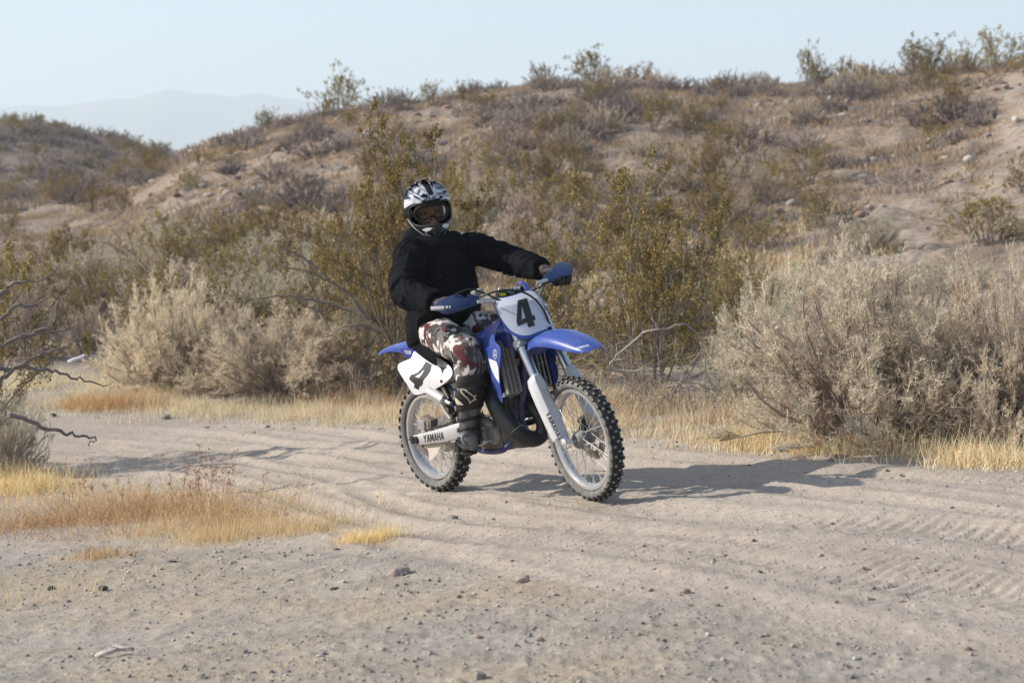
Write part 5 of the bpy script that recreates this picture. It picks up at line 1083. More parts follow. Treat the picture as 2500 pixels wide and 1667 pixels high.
# hoses and cables
def hose(name, pts, parent, mat=M_DARK, r=.0052, st=True):
    m = MB(); m.tube(pts, r, 8, 6); o = m.build(name, parent, mat); return o
hose('brake_hose', [U(1172, 725, x=1.06, st=True), U(1190, 718, x=1.12, st=True), U(1215, 711, x=1.155, st=True), U(1245, 708, x=1.17, st=True), U(1276, 713, x=1.18, st=True), U(1303, 728, x=1.185, st=True), U(1324, 752, x=1.19, st=True), U(1338, 782, x=1.21, st=True), U(1347, 808, x=1.20, st=True), U(1360, 845, x=1.20, st=True), U(1376, 880, x=1.24, st=True), U(1390, 912, x=1.30, st=True)], bar, r=.0058)
hose('throttle_cable', [U(1110, 722, x=.99, st=True), U(1125, 712, x=1.0, st=True), U(1150, 706, x=1.0, st=True), U(1172, 712, x=1.02, st=True), U(1190, 719, x=1.04, st=True), U(1225, 735, x=1.08, st=True)], bar)
hose('clutch_cable', [(1.0, .24, 1.165), (1.06, .14, 1.15), (1.07, .02, 1.13), (1.04, -.06, 1.07), (1.0, -.05, .98)], bar)
hose('crossbar_loop', [U(1217, 710, x=1.05, st=True), U(1219, 703, x=1.05, st=True), U(1226, 702, x=1.05, st=True), U(1233, 707, x=1.05, st=True)], bar, M_STEEL, .003)
m = MB(); m.tube([(1.35, .14, .52), (1.34, .135, .60), (1.33, .135, .66)], .010, 10, 3); m.build('hose_guide', fk, M_WHITE)
m = MB(); m.cyl(Us(1333, 797, 0, fpl, True, 1.15) , Us(1354, 791, 0, fpl, True, 1.15), .006, seg=10); m.build('hose_clip', plate, M_WHITE)

# --- frame
m = MB(); hd = Vector((1.095, 0, .965)); m.cyl(Vector((1.142, 0, .872)), Vector((1.060, 0, 1.035)), .034, seg=20)
m.tube([(1.115, 0, .90), (1.02, 0, .72), (.925, 0, .50), (.905, 0, .42)], .020, 14, 4)
for s_ in (-1, 1):
    m.tube([(.905, 0, .43), (.89, s_ * .05, .36), (.85, s_ * .085, .300), (.78, s_ * .092, .278), (.62, s_ * .095, .278), (.545, s_ * .092, .31), (.53, s_ * .09, .42), (.54, s_ * .085, .60), (.57, s_ * .07, .74)], .0155, 12, 5)
    m.tube([(1.08, 0, .95), (.95, s_ * .03, .90), (.75, s_ * .06, .84), (.57, s_ * .07, .74)], .020, 12, 4)
    m.tube([(.60, s_ * .07, .80), (.30, s_ * .085, .83), (.0, s_ * .07, .82)], .012, 10, 3); m.tube([(.54, s_ * .10, .55), (.36, s_ * .10, .68), (.16, s_ * .085, .80)], .012, 10, 3)
    m.box((.56, s_ * .10, .34), (.07, .018, .09))
m.build('frame', bike, M_FRBL)
# --- engine
m = MB(); m.tube([(.56, 0, .37), (.60, 0, .38), (.72, 0, .375), (.82, 0, .375), (.865, 0, .39)], [.07, .095, .100, .095, .06], 20, 4, sq=1.02, up=(0, 0, 1)); m.box((.70, 0, .33), (.26, .19, .10))
eng = m.build('engine', bike, M_ENGD, bevel=.008)
m = MB(); m.cyl((.655, -.10, .405), (.655, -.142, .405), .082, .072, 36, .008); m.cyl((.775, -.095, .375), (.775, -.128, .375), .058, .050, 30, .006); m.tube([(.66, -.12, .46), (.74, -.118, .45), (.80, -.112, .42)], [.03, .03, .02], 12, 3)
m.cyl((.70, -.11, .475), (.70, -.132, .475), .030, seg=20, ch=.004)
for k in range(8): a = k * pi / 4; m.cyl((.655 + cos(a) * .076, -.135, .405 + sin(a) * .076), (.655 + cos(a) * .076, -.150, .405 + sin(a) * .076), .006, seg=6)
m.build('clutch_cover', eng, M_ENG)
m = MB(); ctr = Vector((.80, 0, .46)); cu = Vector((.26, 0, .966)).normalized()
for k in range(7): m.cyl(ctr + cu * (.02 + k * .022), ctr + cu * (.032 + k * .022), .062 + .004 * (k % 2), seg=28, ch=.002)
m.cyl(ctr, ctr + cu * .19, .056, seg=24); m.cyl(ctr + cu * .17, ctr + cu * .215, .055, .03, 24, .005); m.cyl(ctr + cu * .20, ctr + cu * .25, .010, seg=8); m.tube([ctr + cu * .08 + Vector((.04, 0, 0)), ctr + cu * .08 + Vector((.09, .005, .0))], .030, 16, 2)
m.build('cylinder', eng, M_ENG)
m = MB(); m.cyl((.72, -.03, .60), (.60, 0, .62), .032, seg=20, ch=.004); m.box((.64, 0, .66), (.05, .06, .06)); m.cyl((.60, 0, .56), (.60, 0, .61), .028, seg=16); m.build('carburettor', eng, M_ALU, bevel=.004)
m = MB(); m.tube([(.60, -.135, .42), (.585, -.15, .50), (.57, -.165, .575), (.555, -.19, .60)], [.012, .009, .010, .012], 10, 4); m.build('kick_starter', eng, M_STEEL)
m = MB(); m.tube([(.86, -.075, .425), (.87, -.085, .455)], .022, 14, 2); m.box((.865, -.10, .43), (.055, .035, .045), Matrix.Rotation(.5, 3, 'Y'))
m.build('water_pump', eng, M_ENG, bevel=.004)
hose('coolant_hose', [(.865, -.08, .45), (.91, -.09, .50), (.94, -.10, .56), (.955, -.11, .61)], eng, M_DARK, .013)
hose('spark_cable', [(.865, 0, .70), (.87, -.03, .74), (.84, -.04, .78), (.80, -.03, .82)], eng, M_DARK, .005)
hose('drain_hose', [(.60, -.04, .50), (.63, -.06, .32), (.66, -.05, .255)], eng, dusty('brown_hose', (.18, .07, .04), .6, dust=.2), .004); hose('drain_hose', [(.60, -.06, .50), (.64, -.07, .32), (.67, -.065, .258)], eng, dusty('brown_hose_2', (.16, .06, .04), .6, dust=.2), .004)
# --- expansion chamber: out of the cylinder, down the left front, under and back up the right
ep = [(Vector((.875, .0, .545)), .024), (Vector((.935, .035, .545)), .029), (U(1309, 1005, x=1.0), .034), (U(1325, 1035, x=1.02), .038), (U(1321, 1062, x=1.01), .042), (U(1297, 1071, x=.99), .047), (U(1262, 1056, x=.95), .052), (U(1236, 1027, x=.90), .056), (U(1217, 995, x=.86), .058), (U(1203, 962, x=.80), .055), (U(1192, 930, x=.72), .046), (Vector((.60, -.12, .72)), .036), (Vector((.48, -.125, .70)), .026), (Vector((.38, -.13, .665)), .019), (U(1098, 975, y=-.145), .015)]
m = MB(); m.tube([p for p, r in ep], [r for p, r in ep], 28, 8); pipe = m.build('exhaust_pipe', bike, M_PIPE, ang=80)
m = MB()
for i, j, t in ((6, 7, .1), (8, 9, .2)):
    a, b = ep[i][0], ep[j][0]; c = a.lerp(b, t); m.lathe([(ep[i][1] * (1 - t) + ep[j][1] * t + .0004, -.0018), (ep[i][1] * (1 - t) + ep[j][1] * t + .0028, 0), (ep[i][1] * (1 - t) + ep[j][1] * t + .0004, .0018)], c, 32, ax=(b - a)) if i == 6 else None
m.build('weld_seam', pipe, M_STEEL)
m = MB(); a, b = U(1100, 985, y=-.15), U(1068, 966, y=-.155); dd = (b - a).normalized(); m.tube([a, a + dd * .03, a + dd * .055], [.012, .013, .016], 16, 3); m.cyl(a + dd * .05, a + dd * .20, .034, seg=26, ch=.006); m.tube([a + dd * .195, a + dd * .215], [.020, .012], 14, 2)
m.build('silencer', bike, M_ALU)
# --- radiators with louvres
for s_ in (-1, 1):
    e = link('radiator', None, bike); tilt = Matrix.Rotation(-.15, 3, 'Y'); c0 = Vector((.975, s_ * .105, .735)); m = MB()
    m.box(c0, (.03, .10, .235), tilt); m.build('core', e, M_DARK)
    m = MB(); m.box(c0 + tilt @ Vector((0, 0, .130)), (.045, .108, .036), tilt); m.box(c0 + tilt @ Vector((0, 0, -.128)), (.04, .106, .025), tilt)
    if s_ < 0: m.cyl(c0 + tilt @ Vector((0, 0, .145)), c0 + tilt @ Vector((0, 0, .168)), .020, seg=16, ch=.003)
    m.build('tank_end', e, M_GREY, bevel=.006, kind='stuff')
    for k in range(4):
        m = MB(); yy = -.042 + k * .028; m.box(c0 + tilt @ Vector((.040, yy, -.004)), (.022, .009, .255), tilt @ Matrix.Rotation(s_ * -.25, 3, 'Z')); m.build('louvre', e, M_GREY, bevel=.002)
    m = MB()
    for zz in (-.085, 0.0, .085): m.box(c0 + tilt @ Vector((.036, 0, zz)), (.008, .10, .006), tilt)
    m.box(c0 + tilt @ Vector((.03, -s_ * .052, 0)), (.03, .006, .25), tilt); m.build('louvre_frame', e, M_GREY)
# --- tank, seat, shrouds
m = MB(); R_ = []
for x, zc, hy, hz in ((.60, .83, .085, .06), (.66, .855, .11, .085), (.76, .87, .125, .10), (.88, .885, .125, .10), (.98, .90, .10, .085), (1.03, .91, .06, .05)):
    R_.append([Vector((x, hy * (abs(cos(t)) ** .7) * (1 if cos(t) > 0 else -1), zc + hz * (abs(sin(t)) ** .8) * (1 if sin(t) > 0 else -1))) for t in [2 * pi * k / 24 for k in range(24)]])
m.rings(R_); m.build('fuel_tank', bike, M_BLUE, sub=1); m = MB(); m.cyl((.86, 0, .985), (.855, 0, 1.01), .032, seg=20, ch=.004); m.build('fuel_cap', bike, M_DARK)
m = MB(); R_ = []
for x, zt, hw, h in ((.02, .905, .055, .03), (.06, .915, .075, .055), (.20, .925, .080, .075), (.40, .925, .078, .085), (.58, .930, .072, .085), (.72, .955, .062, .07), (.82, .985, .050, .04), (.85, .985, .035, .02)):
    R_.append([Vector((x, hw * (abs(cos(t)) ** .5) * (1 if cos(t) > 0 else -1), zt - h + h * (abs(sin(t)) ** .5) * (1 if sin(t) > 0 else -1))) for t in [2 * pi * k / 24 for k in range(24)]])
m.rings(R_); m.build('seat', bike, M_SEAT, sub=1)
fsh = lambda x, z: -(.128 + .055 * max(0., min(1.2, (x - .80) / .20)) - .25 * max(0, z - .86) ** 1.2 - .02 * max(0, .70 - z) / .1)
shp = [(1186, 800), (1203, 790), (1222, 784), (1214, 800), (1207, 822), (1210, 836), (1219, 846), (1222.5, 859), (1221, 880), (1219, 900), (1220, 937), (1223.5, 958), (1227, 983), (1214, 970), (1206, 956), (1199, 927), (1193, 906), (1185, 880), (1179, 850), (1180, 820)]
shR = panel('radiator_shroud', shp, 1, fsh, .004, bike, M_BLUE, g=-.16, step=6)
decal('white_flash', [([(1191.5, 874), (1200, 877), (1212, 882), (1216.5, 896), (1218, 915), (1219.5, 936), (1210, 922), (1202, 906), (1196, 890)], [])], shR, shR, M_PLATE, off=.001)
q_ = [(1208.8 + 5.2 * cos(t), 864.5 + 12 * sin(t)) for t in [2 * pi * k / 20 for k in range(20)]]; q2_ = [(1208.8 + 3.9 * cos(t), 864.5 + 9.6 * sin(t)) for t in [2 * pi * k / 20 for k in range(20)]]
forks = [([(1208.8 + (.9 * cos(b) + r * 4.2 * cos(a)), 864.5 + 2 * sin(b) + r * 9.8 * sin(a)) for r, a, b in ((0, a, a + pi / 2), (1, a, a + pi / 2), (1, a, a - pi / 2), (0, a, a - pi / 2))], []) for a in (-pi / 2, pi / 6, 5 * pi / 6)]
decal('emblem', [(q_, [q2_])] + forks, shR, shR, M_KHAKI, off=.0012, step=8)
decal('vent', [([(1208, 950), (1211, 951), (1214, 960), (1212, 966), (1208.5, 959)], [])], shR, shR, M_DARK, off=.001)
# left shroud is the mirror image; its inner face shows between the fork legs
me = shR.data.copy(); me.name = 'radiator_shroud_left'
for v in me.vertices: v.co.y = -v.co.y
me.flip_normals(); shL = link('radiator_shroud', me, bike); mo_ = shL.modifiers.new('th', 'SOLIDIFY'); mo_.thickness = .004; mo_.offset = -1
fin = lambda x, z: .15
shI = panel('shroud_wing', [(1262, 850), (1285, 846), (1318, 862), (1335, 862), (1352, 880), (1361, 900), (1361, 925), (1350, 945), (1332, 930), (1312, 950), (1300, 962), (1280, 972), (1268, 975), (1262, 1005), (1256, 1020), (1260, 975), (1264, 920)], 1, lambda x, z: .165 + .0 * x, .004, bike, M_FRBL, g=.16, step=9)  # inner face of the left shroud, its shade put into a darker blue
shI.name = 'left_shroud_inner'; shI.name = 'shroud_wing'
decal('white_flash', [([(1326, 878), (1331, 882), (1329, 900), (1331, 904), (1328, 915), (1330, 922), (1333, 935), (1322, 922), (1323, 900)], [])], shI, shI, M_PLATE, off=.001)
decal('painted_lit_patch', [([(1332, 878), (1345, 880), (1358, 898), (1358, 922), (1349, 940), (1336, 926), (1333, 905)], [])], shI, shI, M_BLUE, off=.001)  # sunlit bit of the same shroud, painted on as a brighter blue
# --- rear: fender, side plates, white airbox panel
PR = [(-1, 1.), (-.98, .5), (-.92, .12), (-.7, .0), (-.35, -.03), (0, -.06), (.35, -.03), (.7, .0), (.92, .12), (.98, .5), (1, 1.)]
m = MB(); m.grid(loftsheet([(-.435, .838, .030, .008), (-.415, .845, .050, .014), (-.34, .866, .072, .022), (-.24, .888, .086, .032), (-.12, .905, .094, .050), (.0, .915, .097, .080), (.10, .918, .095, .085), (.16, .915, .088, .06)], PR))
rf = m.build('rear_fender', bike, M_BLUE, solid=.0035, bevel=.001, ang=80)
k3 = lambda P: Z(P, 920, 780, .20408)
fsp = lambda x, z: -(.100 + .050 * max(0, min(1, (.86 - z) / .16)) + .012 * sin(max(0, min(1, (z - .60) / .26)) * pi))
spo = k3([(262, 530), (330, 495), (405, 462), (432, 400), (450, 345), (490, 328), (560, 368), (650, 418), (760, 468), (840, 528), (885, 575), (904, 630), (880, 700), (800, 770), (700, 830), (600, 870), (520, 893), (460, 900), (420, 870), (370, 790), (305, 690), (255, 605), (250, 560)])
spR = panel('side_plate', spo, 1, fsp, .004, bike, M_PLATE, g=-.12, step=7, rnd=2)
decal('number', [(k3([(590, 500), (657, 540), (642, 610), (610, 665), (575, 705), (548, 738), (555, 755), (530, 800), (515, 792), (500, 840), (447, 815), (452, 772), (385, 710), (408, 662), (450, 652), (490, 636), (530, 595), (560, 550)]), [k3([(578, 582), (545, 650), (505, 698), (455, 682), (520, 640)])])], spR, spR, M_BLK)
decal('vent', [(k3([(757, 562), (800, 572), (845, 572), (810, 592), (795, 620), (795, 655), (775, 620)]), []), (k3([(478, 372), (500, 355), (510, 365), (495, 395), (480, 395)]), []), ([(k3([(772, 738)])[0][0] + 3.2 * cos(t), k3([(772, 738)])[0][1] + 4 * sin(t)) for t in [2 * pi * k / 14 for k in range(14)]], [])], spR, spR, M_DARK, off=.001)
me = spR.data.copy()
for v in me.vertices: v.co.y = -v.co.y
me.flip_normals(); spL = link('side_plate', me, bike); mo_ = spL.modifiers.new('th', 'SOLIDIFY'); mo_.thickness = .004; mo_.offset = -1
fyz = panel('fender_flank', k3([(275, 355), (330, 350), (440, 345), (432, 400), (405, 460), (385, 472), (340, 440), (300, 395)]), 1, lambda x, z: -.104, .003, rf, dusty('navy_graphic', (.010, .018, .22), .35, dust=.08), g=-.1, step=8)
decal('lettering', text_polys('YZ125', k3([(326, 362), (415, 378), (405, 418), (335, 402)]), .16), fyz, rf, M_PLATE, off=.001, step=5)
abx = panel('airbox_cover', k3([(870, 560), (960, 590), (955, 700), (930, 800), (930, 950), (905, 965), (850, 880), (800, 780), (860, 720), (895, 640)]), 1, lambda x, z: -.105, .003, bike, M_PLATE, g=-.1)
m = MB(); m.tube([U(1075, 938, y=-.118), U(1090, 962, y=-.118), U(1108, 990, y=-.112), (.54, -.10, .55)], .011, 12, 3); m.build('subframe_strut', bike, M_FRBL)
m = MB(); m.box((.25, 0, .74), (.30, .16, .16)); m.build('airbox', bike, M_DARK, bevel=.02)
m = MB(); m.tube([(.02, 0, .80), (.14, 0, .66), (.26, 0, .52), (.36, 0, .46)], [.085, .08, .07, .05], 16, 4, sq=.35, up=(1, 0, 0)); m.build('mud_flap', bike, M_DARK)
m = MB(); m.tube([(.47, 0, .80), (.46, 0, .62), (.45, 0, .44)], [.022, .026, .02], 16, 3)
for k in range(9): m.lathe([(.030, -.006), (.038, 0), (.030, .006)], (.47 - .0015 * k, 0, .76 - k * .028), 20, ax=(0, 0, 1))
m.build('shock_absorber', bike, M_STEEL)
# --- swingarm and rear brake
sa = link('swingarm', None, bike)
def beam(y0, y1, out=True):
    s_ = -1 if y0 < 0 else 1
    R_ = []
    for x, zc, h, w, y in ((-.055, .335, .036, .022, y0), (-.035, .335, .052, .026, y0), (.02, .337, .060, .028, y0), (.15, .352, .070, .030, y0), (.32, .374, .080, .034, y0 * .98), (.45, .395, .088, .040, y0 * .90), (.57, .415, .072, .045, y0 * .78)):
        R_.append([Vector((x, y + a * w / 2, zc + b * h / 2)) for a, b in ((-1, -.8), (-.8, -1), (.8, -1), (1, -.8), (1, .8), (.8, 1), (-.8, 1), (-1, .8))])
    m = MB(); m.rings(R_); return m.build('arm', sa, M_ALU2, ang=30)
armR = beam(-.115, -.09); armL = beam(.115, .09)
m = MB(); m.cyl((.575, -.105, .415), (.575, .105, .415), .022, seg=16); m.box((.42, 0, .40), (.12, .18, .05)); m.build('cross_member', sa, M_ALU2, bevel=.006)
decal('lettering', text_polys('YAMAHA', Z([(487, 742), (742, 700), (757, 798), (497, 838)], 940, 920, .19133), .12), armR, sa, M_BLK, step=6)
m = MB(); m.cyl((0, -.100, .335), (0, -.140, .335), .017, .017, 6); m.cyl((0, -.127, .335), (0, -.134, .335), .024, seg=20); m.cyl((0, -.14, .335), (0, .14, .335), .010, seg=12); m.box((-.045, -.118, .335), (.03, .035, .045)); m.tube([(-.10, -.118, .335), (-.06, -.118, .335)], .006, 8, 2); m.build('axle_adjuster', sa, M_DARK, bevel=.001)
m = MB(); cc = U(1029, 1037, y=-.125); m.box(cc, (.075, .012, .062), Matrix.Rotation(.12, 3, 'Y')); m.build('caliper_cover', sa, M_GREY, bevel=.006)
m = MB(); cb = U(1048, 1028, y=-.095); m.box(cb, (.105, .05, .05), Matrix.Rotation(.25, 3, 'Y')); m.cyl(cb + Vector((.02, -.03, -.01)), cb + Vector((.02, .03, -.01)), .018, seg=14); m.build('rear_caliper', sa, M_ENGD, bevel=.005)
kz = lambda P: Z(P, 940, 920, .19133)
panel('disc_guard', kz([(505, 862), (720, 845), (705, 900), (680, 965), (640, 1020), (590, 1060), (565, 1072), (560, 1000), (552, 950), (530, 905)]), 1, lambda x, z: -.098, .004, sa, M_BEIGE, g=-.1, step=9)
m = MB(); m.tube([U(1040, 1050, y=-.118), U(1062, 1043, y=-.118), U(1098, 1033, y=-.115), (.45, -.10, .48)], .006, 10, 4); m.build('rear_brake_hose', sa, M_DARK)
m = MB(); m.tube([U(1077, 985, y=-.09), U(1088, 1005, y=-.09), U(1100, 1022, y=-.09)], [.012, .008, .008], 10, 3); m.build('linkage_arm', sa, M_BEIGE)
m = MB(); n_ = 60
for k in range(n_):   # chain, two runs
    t = k / (n_ - 1)
    for z0, z1 in ((.440, .445), (.232, .375)): m.box((.0 + .56 * t, .070, z0 + (z1 - z0) * t), (.0085, .008, .010))
m.build('chain', bike, M_STEEL, kind='stuff')
m = MB(); m.box((.17, .070, .245), (.10, .022, .05), Matrix.Rotation(-.15, 3, 'Y')); m.build('chain_guide', sa, M_DARK, bevel=.004)
for s_ in (-1, 1):
    m = MB(); m.tube([(.555, s_ * .10, .345), (.55, s_ * .13, .352)], .010, 10, 2); m.box((.548, s_ * .185, .356), (.045, .10, .010))
    for i in range(6):
        for j in (-1, 1): m.box((.548 + j * .019, s_ * (.142 + i * .017), .364), (.005, .004, .008))
    m.build('footpeg', bike, M_STEEL)
m = MB(); m.tube([(.56, -.115, .36), (.66, -.15, .325), (.74, -.16, .335), (.785, -.165, .345)], .007, 10, 4); m.box((.79, -.17, .350), (.045, .05, .010)); m.build('brake_pedal', bike, M_STEEL)
m = MB(); m.tube([(.66, .10, .38), (.72, .13, .40), (.78, .135, .42), (.79, .17, .42)], .006, 10, 4); m.build('gear_lever', bike, M_STEEL)
# ------------------------------------------------------------------ the rider
SEAT = Vector((.38, 0, .93))
rider = link('person', None); rider.matrix_world = BM @ Matrix.Translation(SEAT)
tag(rider, 'rider in black jacket, camouflage trousers and helmet, both hands on the handlebar', 'person')
MINV = Matrix.Translation(-SEAT)
def grow(name, mb, voxel, mat, parent=None, smooth=4, disp=None, sub=0, fac=.5):
    """blend overlapping limbs into one continuous skin, then add cloth folds"""
    me = bpy.data.meshes.new('tmp'); me.from_pydata(mb.V, [], mb.F); bm = bmesh.new(); bm.from_mesh(me); bmesh.ops.recalc_face_normals(bm, faces=bm.faces); bm.to_mesh(me); bm.free()
    t = bpy.data.objects.new('tmp', me); COL.objects.link(t); r = t.modifiers.new('r', 'REMESH'); r.mode = 'VOXEL'; r.voxel_size = voxel
    s = t.modifiers.new('s', 'SMOOTH'); s.factor = fac; s.iterations = smooth
    dg = bpy.context.evaluated_depsgraph_get(); out = bpy.data.meshes.new_from_object(t.evaluated_get(dg)); bpy.data.objects.remove(t); bpy.data.meshes.remove(me)
    out.name = name
    if disp:
        nn = [v.normal.copy() for v in out.vertices]
        for v, n in zip(out.vertices, nn): v.co += n * disp(v.co, n)
    out.materials.clear(); out.materials.append(mat); out.polygons.foreach_set('use_smooth', [True] * len(out.polygons))
    o = link(name, out, parent if parent is not None else rider)
    if parent is None: o.matrix_local = MINV
    return o
def ell(m, c, r, rot=None, n=16, k=10):
    R = []
    for i in range(k + 1):
        f = -pi / 2 + pi * i / k; z = sin(f); q_ = max(cos(f), .02); R.append([Vector(c) + (rot or Matrix.Identity(3)) @ Vector((cos(2 * pi * j / n) * q_ * r[0], sin(2 * pi * j / n) * q_ * r[1], z * r[2])) for j in range(n)])
    m.rings(R)
def ring(c, hx, hy, rot=None, n=24, p=.85):
    return [Vector(c) + (rot or Matrix.Identity(3)) @ Vector((hx * abs(cos(t)) ** p * (1 if cos(t) > 0 else -1), hy * abs(sin(t)) ** p * (1 if sin(t) > 0 else -1), 0)) for t in [2 * pi * j / n for j in range(n)]]
def ty(deg): return Matrix.Rotation(radians(deg), 3, 'Y')

# joints, in the bike's axes
SHR, ELR, WRR = Vector((.355, -.195, 1.425)), U(988, 706, y=-.375), U(1068, 744, y=-.352)
SHL, ELL_, WRL = Vector((.36, .190, 1.405)), U(1238, 634, y=.31), U(1330, 660, y=.325)
HPR, KNR = Vector((.30, -.10, .975)), U(1138, 858, y=-.205); HPL, KNL = Vector((.30, .10, .975)), Vector((.76, .185, .875))
BTR, ANR = U(1150, 945, y=-.205), U(1144, 1042, y=-.205); BTL, ANL = Vector((.72, .195, .66)), Vector((.665, .20, .475))
TOR = U(1139, 1088, y=-.262); TOL = Vector((.84, .235, .405))
HC = U(1044, 512, y=.0)
# helmet axes: turned to the photographer, chin a little down and to one side
fwd = (BMI3 @ Vector((sin(radians(15)), -cos(radians(15)), -.10))).normalized(); upw = BMI3 @ Vector((-.17, 0, 1)); lef = upw.cross(fwd).normalized(); upw = fwd.cross(lef)
HR = Matrix((fwd, lef, upw)).transposed(); HM = Matrix.Translation(HC) @ HR.to_4x4(); HMI = HM.inverted()

# --- body: one continuous figure under the clothes
m = MB()
m.rings([ring((.28, 0, .93), .11, .15), ring((.29, 0, 1.02), .115, .155), ring((.29, 0, 1.12), .10, .14), ring((.30, 0, 1.25), .11, .155), ring((.33, 0, 1.38), .11, .165), ring((.345, 0, 1.45), .085, .12), ring((.35, 0, 1.49), .05, .055)])
m.tube([(.345, 0, 1.44), HC + HR @ Vector((-.03, 0, -.13)), HC + HR @ Vector((-.02, 0, -.05))], [.055, .055, .06], 16, 3)
for a, b, c in ((SHR, ELR, WRR), (SHL, ELL_, WRL)): m.tube([a * .8 + Vector((.34, 0, 1.40)) * .2, a, a.lerp(b, .5), b, b.lerp(c, .4), c], [.05, .058, .048, .040, .042, .028], 14, 4)
for a, b, c in ((HPR, KNR, ANR), (HPL, KNL, ANL)): m.tube([a, a.lerp(b, .5), b, b.lerp(c, .35), c], [.085, .075, .055, .054, .036], 16, 4)
for c, t in ((ANR, TOR), (ANL, TOL)): m.tube([c + Vector((-.02, 0, -.02)), c.lerp(t, .3), c.lerp(t, .7)], [.030, .030, .02], 12, 3)
ell(m, HC + HR @ Vector((-.008, 0, .015)), (.092, .074, .085), HR); ell(m, HC + HR @ Vector((.012, 0, -.045)), (.074, .060, .082), HR)
fp = lambda x, y, z: HC + HR @ Vector((x, y, z))
m.tube([fp(.072, 0, .002), fp(.088, 0, -.020), fp(.098, 0, -.036), (fp(.084, 0, -.044))], [.009, .010, .013, .010], 10, 3)     # nose
for s_ in (-1, 1):
    ell(m, fp(.074, s_ * .012, -.040), (.012, .009, .008), HR); ell(m, fp(.064, s_ * .036, -.032), (.022, .022, .018), HR); m.tube([fp(.076, s_ * .012, .014), fp(.073, s_ * .034, .018), fp(.060, s_ * .052, .010)], [.009, .009, .008], 8, 2)
    ell(m, fp(-.005, s_ * .074, -.02), (.014, .008, .028), HR)
ell(m, fp(.080, 0, -.066), (.010, .022, .006), HR); ell(m, fp(.078, 0, -.080), (.010, .018, .006), HR); ell(m, fp(.070, 0, -.105), (.022, .026, .020), HR)
q = NT('skin'); c = q.coord(); q.set(col=q.mix(q.noise(c, 14, 4), (.50, .27, .21), (.62, .37, .29)), rough=.5, spec=.4); q.b.inputs['Subsurface Weight'].default_value = .12; q.b.inputs['Subsurface Radius'].default_value = (.01, .004, .002); SKIN = q.m
body = grow('body', m, .0045, SKIN, smooth=2)
EYEW = dusty('eye_white', (.26, .22, .20), .4, dust=0); IRIS = dusty('eye_iris', (.03, .035, .04), .2, dust=0)
def on_head(o): o.matrix_local = MINV @ HM; return o
for s_ in (-1, 1):
    m = MB(); c = Vector((.0655, s_ * .0315, -.008)); m.mi = 0; ell(m, c, (.0125, .0125, .0125)); m.mi = 1; m.cyl(c + Vector((.0105, 0, 0)), c + Vector((.0130, 0, 0)), .0055, seg=14); on_head(m.build('eye', rider, [EYEW, IRIS]))

# --- trousers
def fold(p, n, k, amp, ax=None):
    w = mnoise.noise_vector(p * 4.0) * .35; a = 1 - abs(mnoise.noise(Vector((p.x * k, p.y * k, p.z * k * 1.6)) + w)) * 2; b = mnoise.noise(p * k * 2.6 + w * 3)
    return amp * (a * .6 + b * .35) - amp * .3
m = MB()
m.rings([ring((.26, 0, .90), .13, .165), ring((.28, 0, .95), .14, .175), ring((.29, 0, 1.03), .13, .165), ring((.29, 0, 1.08), .11, .15)])
for a, b, c, s_ in ((HPR, KNR, BTR, -1), (HPL, KNL, BTL, 1)):
    m.tube([a, a.lerp(b, .3), a.lerp(b, .65) + Vector((0, s_ * .005, .008)), b + Vector((.004, 0, .002)), b.lerp(c, .30) + Vector((.004, 0, 0)), b.lerp(c, .72), c + Vector((0, 0, .0))], [.100, .102, .096, .084, .082, .080, .066], 20, 5)
    ell(m, b + Vector((.015, 0, .012)), (.080, .078, .078))
q = NT('camouflage_cloth'); c = q.coord('Object', (1, 1, 1)); wv = q.n('ShaderNodeTexNoise'); q.l(c, wv.inputs['Vector']); wv.inputs['Scale'].default_value = 9; wv.inputs['Detail'].default_value = 2
def camo(seed, sc, th):
    mp = q.n('ShaderNodeMapping'); mp.inputs['Location'].default_value = (seed, seed * .7, -seed); mp.inputs['Scale'].default_value = (1., 1.6, .85); q.l(c, mp.inputs[0]); nn = q.noise(mp.outputs[0], sc, 3.2, .48, .75); return q.ramp(nn, [(th, 0.), (th + .012, 1.)])
base = q.mix(camo(1.3, 10.5, .50), (.055, .052, .055), (.15, .145, .145)); base = q.mix(camo(4.1, 8.5, .555), base, (.085, .020, .028)); base = q.mix(camo(7.7, 9.0, .52), base, (.58, .54, .52)); base = q.mix(camo(9.9, 11.5, .615), base, (.02, .02, .022))
dn = q.noise(c, 6, 4); base = q.mix(q.math('MULTIPLY', q.ramp(dn, [(.4, 0.), (.7, 1.)]),   .10), base, DUST); q.set(col=base, rough=.88, spec=.2, normal=q.bump(q.noise(c, 420, 2), .25, .002)); CAMO = q.m
trs = grow('trousers', m, .0065, CAMO, smooth=5, disp=lambda p, n: fold(p, n, 9., .011))
